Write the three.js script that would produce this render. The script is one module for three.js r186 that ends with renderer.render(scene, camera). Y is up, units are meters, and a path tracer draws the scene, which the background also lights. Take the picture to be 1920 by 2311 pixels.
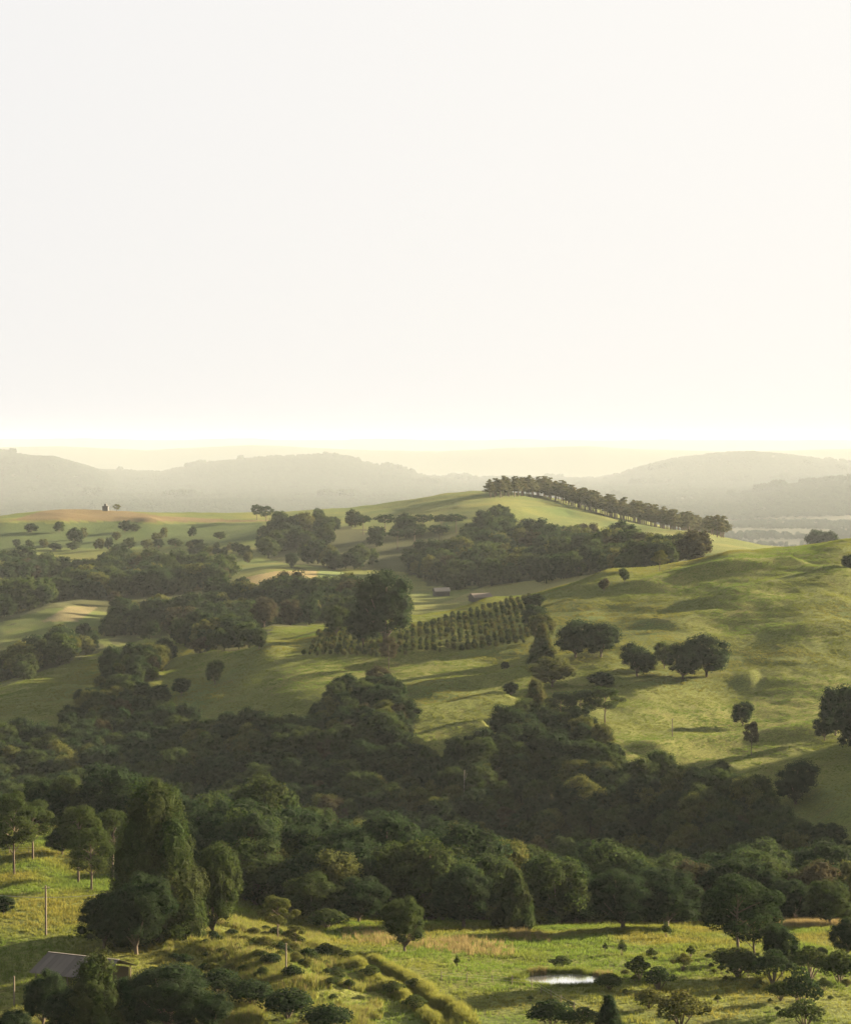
import * as THREE from 'three';
import { mergeGeometries } from 'three/addons/utils/BufferGeometryUtils.js';

// ---------------------------------------------------------------- camera, sky, sun, exposure
const scene = new THREE.Scene();
const CAM_Y = 80;                                    // metres above the meadow
const camera = new THREE.PerspectiveCamera(26, 850 / 1024, 1, 70000);
const K = 2 * Math.tan(13 * Math.PI / 180) / 2100;   // tangent per unit of a 1745 x 2100 plan of the view
const EYE_LINE = 902, PITCH = Math.atan((1050 - EYE_LINE) * K);   // the level of the eye on the plan
camera.position.set(0, CAM_Y, 0);
camera.rotation.x = -PITCH;
camera.updateMatrixWorld();

const renderer = new THREE.WebGLRenderer({ antialias: true });
renderer.toneMapping = THREE.LinearToneMapping;
renderer.toneMappingExposure = 7.6;
renderer.shadowMap.enabled = true;

const SUN_AZ = 58 * Math.PI / 180, SUN_EL = 13.2 * Math.PI / 180;
const sunDir = new THREE.Vector3(Math.cos(SUN_EL) * Math.sin(SUN_AZ), Math.sin(SUN_EL), -Math.cos(SUN_EL) * Math.cos(SUN_AZ));
const sun = new THREE.DirectionalLight(new THREE.Color().setRGB(1, 0.81, 0.53), 5);
sun.position.copy(sunDir).multiplyScalar(3000).add(new THREE.Vector3(0, 0, -900));
sun.target.position.set(0, 0, -900); scene.add(sun, sun.target);
sun.castShadow = true; sun.shadow.mapSize.set(4096, 4096);
Object.assign(sun.shadow.camera, { left: -1500, right: 1500, top: 1500, bottom: -1500, near: 10, far: 7000 });

{ // a bright, even, milky evening sky: a touch warmer and brighter round the sun, cooler away from it
  const W = 1024, H = 1024, d = new Float32Array(W * H * 4);
  for (let j = 0; j < H; j++) for (let i = 0; i < W; i++) {
    const el = ((j + 0.5) / H - 0.5) * Math.PI, az = ((i + 0.5) / W - 0.5) * 2 * Math.PI;
    const v = new THREE.Vector3(Math.cos(el) * Math.cos(az), Math.sin(el), Math.cos(el) * Math.sin(az));
    const c = Math.max(-1, Math.min(1, v.dot(sunDir))), g = 0.5 + 0.5 * c;
    const low = Math.pow(1 - Math.max(0, Math.sin(el)), 8);
    const L = 0.1375 * (0.62 + 0.38 * g);
    const o = (j * W + i) * 4;
    d[o] = L * (0.905 + 0.115 * g + 0.02 * low);
    d[o + 1] = L * (0.955 + 0.03 * g);
    d[o + 2] = L * (1.09 - 0.175 * g - 0.045 * low);
    d[o + 3] = 1;
  }
  const sky = new THREE.DataTexture(d, W, H, THREE.RGBAFormat, THREE.FloatType);
  sky.mapping = THREE.EquirectangularReflectionMapping; sky.magFilter = THREE.LinearFilter; sky.minFilter = THREE.LinearFilter;
  sky.wrapS = THREE.RepeatWrapping; sky.needsUpdate = true;
  scene.background = sky; scene.environment = sky;
}
scene.fog = new THREE.FogExp2(new THREE.Color().setRGB(0.83, 0.92, 1.0), 0.0000212);

// ---------------------------------------------------------------- helpers
function rngOf(seed) { let a = seed >>> 0; return () => { a = (a + 0x6D2B79F5) >>> 0; let t = a; t = Math.imul(t ^ (t >>> 15), t | 1); t ^= t + Math.imul(t ^ (t >>> 7), t | 61); return ((t ^ (t >>> 14)) >>> 0) / 4294967296; }; }
const lerp = (a, b, t) => a + (b - a) * t, clamp = (x, a, b) => Math.min(b, Math.max(a, x));
const sstep = (a, b, x) => { const t = clamp((x - a) / (b - a), 0, 1); return t * t * (3 - 2 * t); };
const HASH = new Float32Array(65536); { const r = rngOf(11); for (let i = 0; i < 65536; i++) HASH[i] = r() * 2 - 1; }
const h2 = (i, j) => HASH[((i * 73856093) ^ (j * 19349663)) & 65535];
function noise(x, y) {
  const i = Math.floor(x), j = Math.floor(y), f = x - i, g = y - j, u = f * f * (3 - 2 * f), v = g * g * (3 - 2 * g);
  return lerp(lerp(h2(i, j), h2(i + 1, j), u), lerp(h2(i, j + 1), h2(i + 1, j + 1), u), v);
}
const fbm = (x, y, n = 4) => { let s = 0, a = 0.5; for (let k = 0; k < n; k++) { s += a * noise(x, y); x = x * 2.03 + 17.1; y = y * 2.03 - 9.7; a *= 0.5; } return s; };
const nth = n => n + (n % 100 > 10 && n % 100 < 14 ? 'th' : ['th', 'st', 'nd', 'rd'][n % 10] ?? 'th');
const usedNames = {};
const numbered = n => { const k = usedNames[n] = (usedNames[n] ?? -1) + 1; return k ? `${n}_${String(k).padStart(3, '0')}` : n; };
function tag(o, label, category, group, kind) {
  o.userData = {};
  if (label) o.userData.label = label; if (category) o.userData.category = category;
  if (group) o.userData.group = group; if (kind) o.userData.kind = kind;
  return o;
}
function shade(o) { o.traverse(m => { if (m.isMesh) { m.castShadow = true; m.receiveShadow = true; } }); return o; }
function mesh(name, geo, mat, parent) { const m = new THREE.Mesh(geo, mat); m.name = name; m.castShadow = m.receiveShadow = true; if (parent) parent.add(m); return m; }

// plan of the view: where a direction of the 1745 x 2100 plan meets the land
const cP = Math.cos(PITCH), sP = Math.sin(PITCH);
function planDir(px, py) { const a = (px - 872.5) * K, b = (1050 - py) * K, w = b * sP + cP; return { s: a / w, t: (sP - b * cP) / w }; }
function planOf(x, y, Z) { const dy = y - CAM_Y, depth = Z * cP - dy * sP, up = dy * cP + Z * sP; return { px: 872.5 + x / depth / K, py: 1050 - up / depth / K, d: depth }; }

// ---------------------------------------------------------------- the shape of the land
// spot heights, listed along nine lines of sight as [plan height, distance]
const PROFILES = {
  0: [[2100, 288], [1900, 340], [1775, 400], [1692, 445], [1790, 505], [1800, 600], [1650, 700], [1530, 800], [1450, 880], [1425, 960], [1400, 1050], [1400, 1130], [1290, 1300], [1268, 1370], [1255, 1450], [1200, 1650], [1135, 1990], [1100, 2090], [1066, 2190], [1060, 2400]],
  130: [[2100, 286], [1900, 340], [1775, 400], [1694, 445], [1780, 500], [1800, 600], [1665, 690], [1545, 790], [1450, 870], [1395, 950], [1402, 1000], [1348, 1075], [1365, 1150], [1260, 1330], [1243, 1385], [1240, 1450], [1195, 1650], [1135, 1990], [1100, 2090], [1066, 2190], [1043, 2420]],
  300: [[2100, 285], [1900, 340], [1800, 390], [1735, 440], [1765, 490], [1815, 600], [1690, 680], [1550, 790], [1450, 860], [1370, 930], [1392, 990], [1313, 1090], [1332, 1170], [1265, 1350], [1200, 1600], [1145, 1950], [1102, 2090], [1069, 2190], [1052, 2380]],
  550: [[2100, 285], [2000, 312], [1900, 365], [1860, 400], [1762, 480], [1830, 560], [1800, 610], [1650, 680], [1500, 770], [1400, 860], [1320, 940], [1338, 1000], [1287, 1110], [1310, 1190], [1255, 1350], [1205, 1480], [1170, 1590], [1150, 1780], [1085, 2050], [1066, 2250]],
  800: [[2100, 285], [1950, 340], [1895, 380], [1860, 430], [1818, 480], [1850, 560], [1800, 605], [1700, 660], [1540, 720], [1440, 800], [1345, 890], [1260, 1030], [1282, 1120], [1235, 1300], [1195, 1550], [1155, 1700], [1100, 1900], [1062, 2150]],
  1000: [[2100, 285], [1950, 345], [1895, 385], [1885, 430], [1866, 470], [1875, 540], [1840, 590], [1700, 650], [1560, 700], [1470, 760], [1400, 830], [1330, 900], [1228, 1050], [1252, 1120], [1228, 1300], [1185, 1500], [1140, 1700], [1085, 1880], [1048, 2030], [1021, 2200]],
  1250: [[2100, 285], [1950, 345], [1895, 390], [1900, 450], [1880, 530], [1840, 590], [1700, 640], [1600, 680], [1530, 715], [1450, 780], [1350, 850], [1250, 960], [1169, 1070], [1192, 1150], [1175, 1300], [1140, 1500], [1115, 1720], [1098, 1900], [1073, 2060], [1062, 2200]],
  1500: [[2100, 285], [1950, 345], [1895, 390], [1890, 450], [1870, 530], [1820, 585], [1720, 620], [1600, 675], [1550, 715], [1480, 770], [1400, 830], [1300, 900], [1200, 980], [1131, 1080], [1152, 1160], [1142, 1350], [1132, 1500], [1122, 1700], [1112, 1900], [1106, 2080], [1115, 2250]],
  1745: [[2100, 285], [1950, 345], [1895, 390], [1890, 450], [1860, 530], [1800, 570], [1710, 600], [1640, 640], [1560, 690], [1480, 760], [1400, 820], [1300, 890], [1200, 970], [1106, 1080], [1132, 1160], [1150, 1350], [1160, 1600], [1150, 1900], [1140, 2250]],
};
const AL = 5;
const ctrl = [];
for (const [px, list] of Object.entries(PROFILES)) for (const [py, Z] of list) { const { s, t } = planDir(+px, py); ctrl.push([s * AL, Math.log(Z), t]); }
const tps = (() => { // thin-plate surface through the spot heights
  const n = ctrl.length, N = n + 3, A = [], phi = r2 => r2 > 0 ? 0.5 * r2 * Math.log(r2) : 0;
  for (let i = 0; i < n; i++) { const r = new Float64Array(N + 1); for (let j = 0; j < n; j++) r[j] = phi((ctrl[i][0] - ctrl[j][0]) ** 2 + (ctrl[i][1] - ctrl[j][1]) ** 2); r[i] += 2e-4; r[n] = 1; r[n + 1] = ctrl[i][0]; r[n + 2] = ctrl[i][1]; r[N] = ctrl[i][2]; A.push(r); }
  for (let k = 0; k < 3; k++) { const r = new Float64Array(N + 1); for (let j = 0; j < n; j++) r[j] = k ? ctrl[j][k - 1] : 1; A.push(r); }
  for (let c = 0; c < N; c++) {
    let p = c; for (let r = c + 1; r < N; r++) if (Math.abs(A[r][c]) > Math.abs(A[p][c])) p = r;
    [A[c], A[p]] = [A[p], A[c]];
    for (let r = 0; r < N; r++) if (r !== c) { const f = A[r][c] / A[c][c]; if (f) for (let k = c; k <= N; k++) A[r][k] -= f * A[c][k]; }
  }
  const w = A.map((r, i) => r[N] / r[i]);
  return (a, b) => { let v = w[n] + w[n + 1] * a + w[n + 2] * b; for (let i = 0; i < n; i++) { const dx = a - ctrl[i][0], dy = b - ctrl[i][1], r2 = dx * dx + dy * dy; if (r2 > 1e-14) v += w[i] * 0.5 * r2 * Math.log(r2); } return v; };
})();
// the surface sampled on a fine table, read back with smooth interpolation
const TS = 200, TW = 520, S0 = -0.26, S1 = 0.26, W0 = Math.log(285), W1 = Math.log(2420), table = new Float32Array(TS * TW);
for (let j = 0; j < TW; j++) for (let i = 0; i < TS; i++) table[j * TS + i] = tps(lerp(S0, S1, i / (TS - 1)) * AL, lerp(W0, W1, j / (TW - 1)));
function tField(s, w) {
  const fi = clamp((s - S0) / (S1 - S0), 0, 1) * (TS - 1.001), fj = clamp((w - W0) / (W1 - W0), 0, 1) * (TW - 1.001);
  const i = fi | 0, j = fj | 0, u = fi - i, v = fj - j, k = j * TS + i;
  return lerp(lerp(table[k], table[k + 1], u), lerp(table[k + TS], table[k + TS + 1], u), v);
}
function baseT(s, Z) { // tangent below the eye of the land at a bearing and distance
  if (Z >= 285) return tField(s, Math.log(Z));
  const y0 = CAM_Y - tField(s, W0) * 285; return (CAM_Y - Math.max(y0 - 0.05 * (285 - Z), 76 - 0.36 * Z)) / Z;
}
// where the line of sight through a point of the plan meets the land (first meeting past Zmin)
function spot(px, py, Zmin = 150, Zmax = 2420) {
  const { s, t } = planDir(px, py); let p = Zmin;
  if (Zmin < 240) Zmin = p = 240;
  for (let Z = Zmin; Z < Zmax; Z *= 1.003) { if (baseT(s, Z) <= t) return [s * Z, Z]; p = Z; }
  return [s * p, p];
}
// low banks, spurs and gullies: [points of the plan, first distance, half width m, height m]
const FEATURES = [
  [[[1290, 1213], [1400, 1180], [1560, 1160], [1640, 1150]], 800, 14, 3.0],
  [[[1420, 1250], [1560, 1212], [1700, 1185], [1745, 1172]], 800, 14, 3.2],
  [[[1330, 1285], [1500, 1262], [1745, 1225]], 800, 12, 2.0],
  [[[1230, 1340], [1400, 1325], [1640, 1300], [1760, 1285]], 700, 14, 1.8],
  [[[830, 1432], [930, 1412], [1060, 1385], [1110, 1372]], 700, 8, 2.6],
  [[[815, 1482], [930, 1462], [1040, 1436]], 700, 8, 3.0],
  [[[840, 1535], [940, 1500], [1000, 1490]], 650, 7, 2.4],
  [[[1310, 1552], [1400, 1537], [1520, 1524], [1640, 1512], [1720, 1490]], 600, 9, 3.2],
  [[[1470, 1585], [1560, 1565], [1640, 1545]], 600, 8, 1.8],
  [[[1260, 1425], [1360, 1412], [1480, 1400], [1560, 1398]], 700, 10, 1.6],
  [[[1640, 1622], [1700, 1645], [1760, 1690]], 560, 5, 2.2],
  [[[330, 1368], [430, 1350], [530, 1326], [670, 1270]], 800, 12, 2.4],
  [[[0, 1415], [150, 1346], [290, 1314], [370, 1300], [545, 1286]], 960, 14, 2.6],
  [[[40, 1272], [100, 1248], [175, 1231]], 1200, 14, 2.5],
  [[[670, 1440], [600, 1470], [540, 1500]], 700, 10, -2.5],
  [[[440, 1405], [500, 1440], [570, 1475]], 700, 3, -0.8],
  [[[700, 1372], [800, 1368], [900, 1340], [960, 1325]], 800, 5, -2.2],
  [[[0, 1066], [120, 1070], [240, 1066], [330, 1073], [450, 1070], [560, 1068]], 2000, 18, 2.4],
  [[[840, 1105], [930, 1085], [1050, 1050], [1150, 1053], [1250, 1073], [1400, 1099], [1500, 1106]], 1850, 22, 4.0],
  [[[640, 1945], [720, 1972], [790, 2022], [850, 2062], [905, 2105]], 200, 1.6, 0.7],
  [[[735, 1963], [830, 2012], [900, 2060], [955, 2105]], 200, 1.6, 0.7],
  [[[690, 1952], [775, 1992], [845, 2036], [930, 2105]], 200, 1.3, -1.6],
  [[[360, 1935], [450, 1960], [560, 2010], [650, 2060]], 200, 7, 2.0],
  [[[1080, 2002], [1150, 2001], [1215, 2003]], 200, 1.2, 0.5],
].map(([pts, z0, w, h]) => {
  const p = pts.map(([a, b]) => spot(a, b, z0)), xs = p.map(q => q[0]), zs = p.map(q => q[1]), m = 3.2 * w;
  return { p, w, h, x0: Math.min(...xs) - m, x1: Math.max(...xs) + m, z0: Math.min(...zs) - m, z1: Math.max(...zs) + m };
});
function lineDist(p, x, z) {
  let best = 1e9, along = 0;
  for (let i = 0; i + 1 < p.length; i++) {
    const ax = p[i][0], az = p[i][1], dx = p[i + 1][0] - ax, dz = p[i + 1][1] - az, L = dx * dx + dz * dz, q = clamp(((x - ax) * dx + (z - az) * dz) / L, 0, 1);
    const d = Math.hypot(x - ax - q * dx, z - az - q * dz);
    if (d < best) { best = d; along = (i + q) / (p.length - 1); }
  }
  return [best, along];
}
// far ridges: [distance, half depth, skyline along the plan]
const FAR = [
  [12000, 2300, [[-3000, 1080], [900, 1100], [1250, 1095], [1380, 1062], [1460, 1032], [1600, 1004], [1745, 990], [2100, 985], [4500, 1030]]],
  [14800, 1900, [[-3000, 985], [-300, 925], [0, 931], [60, 938], [110, 941], [190, 965], [260, 1000], [500, 1080], [4500, 1080]]],
  [16300, 2000, [[-3000, 1010], [-100, 955], [0, 957], [110, 960], [210, 968], [330, 973], [380, 962], [440, 950], [560, 941], [660, 939], [720, 949], [800, 963], [870, 980], [960, 990], [1020, 984], [1100, 990], [1200, 1010], [4500, 1070]]],
  [17400, 2000, [[-3000, 1050], [1000, 1030], [1190, 991], [1270, 975], [1325, 957], [1380, 944], [1480, 931], [1540, 929], [1600, 935], [1660, 941], [1720, 953], [1800, 962], [2300, 950], [4500, 980]]],
  [20600, 1000, [[-3000, 925], [0, 917], [120, 914], [300, 922], [420, 916], [520, 912], [640, 917], [760, 923], [900, 925], [1040, 918], [1200, 914], [1320, 921], [1500, 926], [1745, 920], [4500, 915]]],
  [27000, 1400, [[-3000, 899], [0, 899], [60, 899.6], [90, 898.2], [180, 897.4], [230, 899], [260, 899.4], [330, 901.2], [420, 899.3], [480, 897.6], [520, 898], [560, 900.4], [700, 901.4], [730, 899], [770, 898.4], [800, 898.8], [900, 900.8], [1000, 901.4], [1050, 898.8], [1090, 899.6], [1150, 901.2], [1300, 901.6], [1360, 899.8], [1400, 900.6], [1600, 901.6], [1660, 900.2], [1745, 901.4], [4500, 900]]],
];
function poly(list, x) { for (let i = 0; i + 1 < list.length; i++) if (x <= list[i + 1][0]) { const t = clamp((x - list[i][0]) / (list[i + 1][0] - list[i][0]), 0, 1); return lerp(list[i][1], list[i + 1][1], t); } return list[list.length - 1][1]; }
function farY(x, Z) {
  const px = 872.5 + x / Z / K; let y = -240 + 30 * fbm(x / 1500, Z / 1500, 3);
  for (const [D, wd, line] of FAR) {
    const q = (Z - D) / wd; if (q < -3 || q > 3) continue;
    const top = CAM_Y - (poly(line, px) - EYE_LINE) * K * D, e = Math.exp(-q * q);
    const v = lerp(-240, top + e * (D > 17000 ? 5 : 9) * fbm(x / 260 + D, Z / 400, 3) - (1 - e) * 60 * Math.abs(fbm(x / 900 + D, Z / 700, 3)), e);
    if (v > y) y = v;
  }
  return y;
}
const POND = spot(1158, 2013); POND.r = [4.7, 3.0]; POND.y = 0;
function groundY(x, Z, fine = true) {
  const s = x / Z;
  let y = CAM_Y - baseT(s, Math.max(Z, 1)) * Z;
  for (const f of FEATURES) if (x > f.x0 && x < f.x1 && Z > f.z0 && Z < f.z1) { const [d, a] = lineDist(f.p, x, Z); y += f.h * Math.exp(-d * d / (f.w * f.w)) * sstep(0, 0.12, a + 0.02) * sstep(0, 0.12, 1.02 - a); }
  // unseen wooded shoulder added on the right to keep late sun off the valley
  const hx = (x - 320) / 115, hz = (Z - 712) / 100; y += 66 * Math.exp(-hx * hx - hz * hz) * sstep(0.195, 0.36, s);
  if (Z > 230 && Z < 3000) {
    const far = sstep(500, 800, Z);
    y += far * (2.6 * fbm(x / 70, Z / 70, 3)) + lerp(0.7, 0.7, far) * fbm(x / 17, Z / 17, 3);
    if (fine) y += lerp(0.22, 0.16, far) * fbm(x / 3.2, Z / 3.2, 2) * (Z < 1300 ? 1 : 0.3);
  }
  if (fine && Z > 640 && Z < 1180) y += 0.09 * Math.sin(y * 2.6 + 4 * fbm(x / 30, Z / 30, 2)) * sstep(-0.2, 0.3, fbm(x / 40 + 3, Z / 40, 2)) * sstep(640, 700, Z);
  if (Z > 2350) y = lerp(y, farY(x, Z), sstep(2380, 3300, Z));
  if (Z < 400) { const dx = (x - POND[0]) / POND.r[0], dz = (Z - POND[1]) / POND.r[1], q = dx * dx + dz * dz + 0.35 * fbm(x / 3, Z / 2, 2); if (q < 2.2) y = lerp(y, Math.min(y, POND.y - 0.9), 1 - sstep(0.75, 1.5, q)); }
  return y;
}
POND.y = (() => { const r = POND.r; POND.r = [0.01, 0.01]; const v = groundY(POND[0], POND[1] - r[1], false) - 0.30; POND.r = r; return v; })();
function slopeAt(x, Z) { const e = 2; return [(groundY(x + e, Z, false) - groundY(x - e, Z, false)) / (2 * e), (groundY(x, Z + e, false) - groundY(x, Z - e, false)) / (2 * e)]; }

// ---------------------------------------------------------------- woods and fields, as outlines on the plan (feet of the trees)
const inPoly = (P, x, y) => { let c = false; for (let i = 0, j = P.length - 1; i < P.length; j = i++) if ((P[i][1] > y) !== (P[j][1] > y) && x < (P[j][0] - P[i][0]) * (y - P[i][1]) / (P[j][1] - P[i][1]) + P[i][0]) c = !c; return c; };
const NEAR_EDGE = [[-400, 470], [300, 452], [400, 428], [470, 405], [540, 392], [640, 388], [740, 392], [840, 396], [1000, 396], [1120, 390], [1250, 400], [1400, 402], [1560, 398], [1700, 404], [2200, 400]];
const VALLEY = [[-250, 1500], [10, 1535], [60, 1545], [115, 1520], [150, 1470], [215, 1420], [250, 1370], [300, 1345], [345, 1352], [335, 1385], [290, 1420], [250, 1470], [320, 1480], [420, 1500], [520, 1525], [600, 1520], [650, 1490], [690, 1450], [745, 1415], [815, 1418], [840, 1445], [800, 1470], [870, 1490], [825, 1515], [815, 1560], [905, 1585], [955, 1545], [1050, 1530], [1075, 1470], [1110, 1500], [1230, 1530], [1290, 1570], [1310, 1605], [1440, 1610], [1510, 1640], [1590, 1700], [1690, 1765], [2000, 1800], [2000, 2300], [-250, 2300]];
const LEFTWOOD = [[-250, 1175], [40, 1158], [70, 1172], [130, 1178], [200, 1168], [270, 1152], [330, 1166], [420, 1168], [470, 1186], [480, 1205], [560, 1212], [650, 1226], [720, 1236], [850, 1250], [835, 1262], [640, 1280], [520, 1292], [370, 1306], [235, 1318], [215, 1296], [240, 1262], [185, 1245], [100, 1248], [45, 1270], [-250, 1320]];
const KNOLL = [[520, 1118], [560, 1095], [610, 1080], [660, 1072], [740, 1086], [800, 1090], [950, 1096], [1060, 1092], [1120, 1102], [1180, 1120], [1260, 1132], [1310, 1138], [1440, 1142], [1440, 1152], [1300, 1172], [1180, 1190], [1000, 1206], [880, 1206], [850, 1180], [760, 1168], [640, 1166], [560, 1150], [530, 1130]];
const SPURTREES = [[0, 1400], [10, 1375], [60, 1345], [140, 1322], [200, 1312], [235, 1325], [150, 1352], [60, 1395]];
const SPURTREES2 = [[365, 1318], [430, 1296], [560, 1296], [580, 1290], [545, 1318], [480, 1338], [400, 1340]];
const HEDGEROW = [[950, 1090], [1000, 1068], [1040, 1050], [1046, 1058], [1010, 1078], [965, 1096]];
const PLANT_A = [[622, 1345], [655, 1300], [720, 1290], [800, 1330], [780, 1350], [700, 1345]], PLANT_B = [[820, 1345], [810, 1310], [850, 1288], [1000, 1245], [1075, 1225], [1120, 1235], [1130, 1290], [1080, 1320], [1000, 1330], [900, 1340]];
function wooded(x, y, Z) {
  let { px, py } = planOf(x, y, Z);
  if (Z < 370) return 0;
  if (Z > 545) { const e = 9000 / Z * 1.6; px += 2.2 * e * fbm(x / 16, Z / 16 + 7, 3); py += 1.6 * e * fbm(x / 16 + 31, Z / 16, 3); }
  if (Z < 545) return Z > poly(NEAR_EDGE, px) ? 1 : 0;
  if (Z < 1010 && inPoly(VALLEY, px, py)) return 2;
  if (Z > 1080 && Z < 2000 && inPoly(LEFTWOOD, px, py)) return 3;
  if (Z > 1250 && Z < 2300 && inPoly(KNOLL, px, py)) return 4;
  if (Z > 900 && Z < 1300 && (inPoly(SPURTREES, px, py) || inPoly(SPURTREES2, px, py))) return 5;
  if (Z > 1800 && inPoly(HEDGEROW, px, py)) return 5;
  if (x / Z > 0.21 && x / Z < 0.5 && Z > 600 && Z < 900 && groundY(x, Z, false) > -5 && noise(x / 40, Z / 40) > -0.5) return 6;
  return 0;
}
const FIELDS = [ // [outline on the plan, colour, nearest, farthest]
  [[[-150, 1070], [120, 1073], [240, 1069], [330, 1075], [540, 1072], [530, 1105], [420, 1118], [200, 1124], [-150, 1128]], [0.042, 0.062, 0.020], 1900, 2260],  // plateau slope: green crop, its colour darkened to carry the slope's shade
  [[[486, 1187], [560, 1172], [650, 1170], [655, 1215], [640, 1222], [560, 1200], [480, 1200]], [0.165, 0.128, 0.062], 1380, 1700],
  [[[655, 1170], [700, 1172], [765, 1190], [740, 1222], [650, 1222]], [0.10, 0.13, 0.045], 1380, 1700],
  [[[85, 1275], [140, 1243], [205, 1243], [160, 1275]], [0.125, 0.105, 0.055], 1200, 1450],
  [[[20, 1068], [80, 1050], [130, 1038], [230, 1044], [330, 1058], [480, 1066], [600, 1066], [480, 1071], [330, 1070], [130, 1068]], [0.105, 0.074, 0.040], 2150, 2500],
  [[[1000, 1200], [1200, 1180], [1400, 1150], [1400, 1160], [1130, 1215], [900, 1240]], [0.13, 0.125, 0.045], 1150, 1500],
];
const mixc = (a, b, t) => [lerp(a[0], b[0], t), lerp(a[1], b[1], t), lerp(a[2], b[2], t)];
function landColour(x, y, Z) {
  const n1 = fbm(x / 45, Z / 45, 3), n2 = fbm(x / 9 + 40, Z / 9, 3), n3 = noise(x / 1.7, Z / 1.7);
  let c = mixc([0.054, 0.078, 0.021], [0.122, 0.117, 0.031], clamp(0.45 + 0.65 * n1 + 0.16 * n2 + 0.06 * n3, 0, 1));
  if (Z > 2600) { const w = sstep(-0.62, -0.5, fbm(x / 420 + 5, Z / 700, 4)); return mixc([0.040, 0.041, 0.021], [0.028, 0.031, 0.016], w); }
  const { px, py } = planOf(x, y, Z);
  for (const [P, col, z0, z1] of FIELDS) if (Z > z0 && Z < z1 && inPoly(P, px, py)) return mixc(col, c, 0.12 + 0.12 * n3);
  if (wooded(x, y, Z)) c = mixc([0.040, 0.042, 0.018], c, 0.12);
  else if (Z < 1300) { const bare = sstep(0.28, 0.42, fbm(x / 6 + 90, Z / 3.2, 3) + 0.12 * n3); c = mixc(c, [0.085, 0.070, 0.030], bare * 0.35); }
  return c;
}

// ---------------------------------------------------------------- textures (grain only)
function grain(size, seed, f) { const r = rngOf(seed), d = new Uint8Array(size * size * 4); for (let j = 0; j < size; j++) for (let i = 0; i < size; i++) { const v = clamp(f(i, j, r), 0, 1) * 255, o = (j * size + i) * 4; d[o] = d[o + 1] = d[o + 2] = v; d[o + 3] = 255; } const t = new THREE.DataTexture(d, size, size); t.wrapS = t.wrapT = THREE.RepeatWrapping; t.magFilter = THREE.LinearFilter; t.minFilter = THREE.LinearFilter; t.needsUpdate = true; return t; }
const tile = (x, y, p, k) => { const i = Math.floor(x), j = Math.floor(y), f = x - i, g = y - j, u = f * f * (3 - 2 * f), v = g * g * (3 - 2 * g), q = (a, b) => h2(((a % p) + p) % p + k, ((b % p) + p) % p); return lerp(lerp(q(i, j), q(i + 1, j), u), lerp(q(i, j + 1), q(i + 1, j + 1), u), v); };
const grassGrain = grain(512, 5, (i, j, r) => 0.62 + 0.20 * tile(i / 16, j / 16, 32, 3) + 0.18 * tile(i / 5.12, j / 5.12, 100, 9) + 0.14 * (r() - 0.5));
grassGrain.repeat.set(1 / 13, 1 / 13);

// ---------------------------------------------------------------- materials
const M = {};
M.land = new THREE.MeshPhysicalMaterial({ vertexColors: true, roughness: 1, specularIntensity: 0.08, map: grassGrain, bumpMap: grassGrain, bumpScale: 0.26 });
const leafMat = (r, g, b, tr = 0.42) => new THREE.MeshPhysicalMaterial({ color: new THREE.Color().setRGB(r, g, b), vertexColors: true, roughness: 1, specularIntensity: 0.04, transmission: tr, thickness: 0, side: THREE.DoubleSide });
M.leafDark = leafMat(0.017, 0.031, 0.011);
M.leaf = leafMat(0.032, 0.048, 0.013);
M.leafYellow = leafMat(0.062, 0.070, 0.018);
M.leafBrown = leafMat(0.042, 0.039, 0.019);
M.leafPine = leafMat(0.068, 0.068, 0.028, 0.3);
M.leafCypress = leafMat(0.032, 0.046, 0.012);
M.grass = leafMat(0.124, 0.118, 0.027, 0.5);
M.grassTall = leafMat(0.134, 0.132, 0.033, 0.5);
M.grassDry = leafMat(0.150, 0.120, 0.056, 0.5);
M.bark = new THREE.MeshStandardMaterial({ color: new THREE.Color().setRGB(0.085, 0.062, 0.042), roughness: 1 });
M.barkPale = new THREE.MeshStandardMaterial({ color: new THREE.Color().setRGB(0.30, 0.27, 0.21), roughness: 1 });
M.post = new THREE.MeshStandardMaterial({ color: new THREE.Color().setRGB(0.12, 0.095, 0.07), roughness: 1 });
M.wire = new THREE.MeshStandardMaterial({ color: new THREE.Color().setRGB(0.35, 0.33, 0.28), roughness: 0.5, metalness: 0.6 });
M.roof = new THREE.MeshStandardMaterial({ color: new THREE.Color().setRGB(0.085, 0.075, 0.066), roughness: 1 });
M.clay = new THREE.MeshStandardMaterial({ color: new THREE.Color().setRGB(0.40, 0.16, 0.08), roughness: 0.9 });
M.greyRoof = new THREE.MeshStandardMaterial({ color: new THREE.Color().setRGB(0.09, 0.083, 0.075), roughness: 1 });
M.plaster = new THREE.MeshStandardMaterial({ color: new THREE.Color().setRGB(0.42, 0.40, 0.36), roughness: 0.95 });
M.wallDull = new THREE.MeshStandardMaterial({ color: new THREE.Color().setRGB(0.055, 0.050, 0.043), roughness: 0.95 });
M.clayDull = new THREE.MeshStandardMaterial({ color: new THREE.Color().setRGB(0.10, 0.078, 0.062), roughness: 1 });
M.dark = new THREE.MeshStandardMaterial({ color: new THREE.Color().setRGB(0.03, 0.03, 0.03), roughness: 0.6 });
M.water = new THREE.MeshPhysicalMaterial({ color: new THREE.Color().setRGB(0.86, 0.88, 0.88), roughness: 0.04, metalness: 0.92 });

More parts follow.
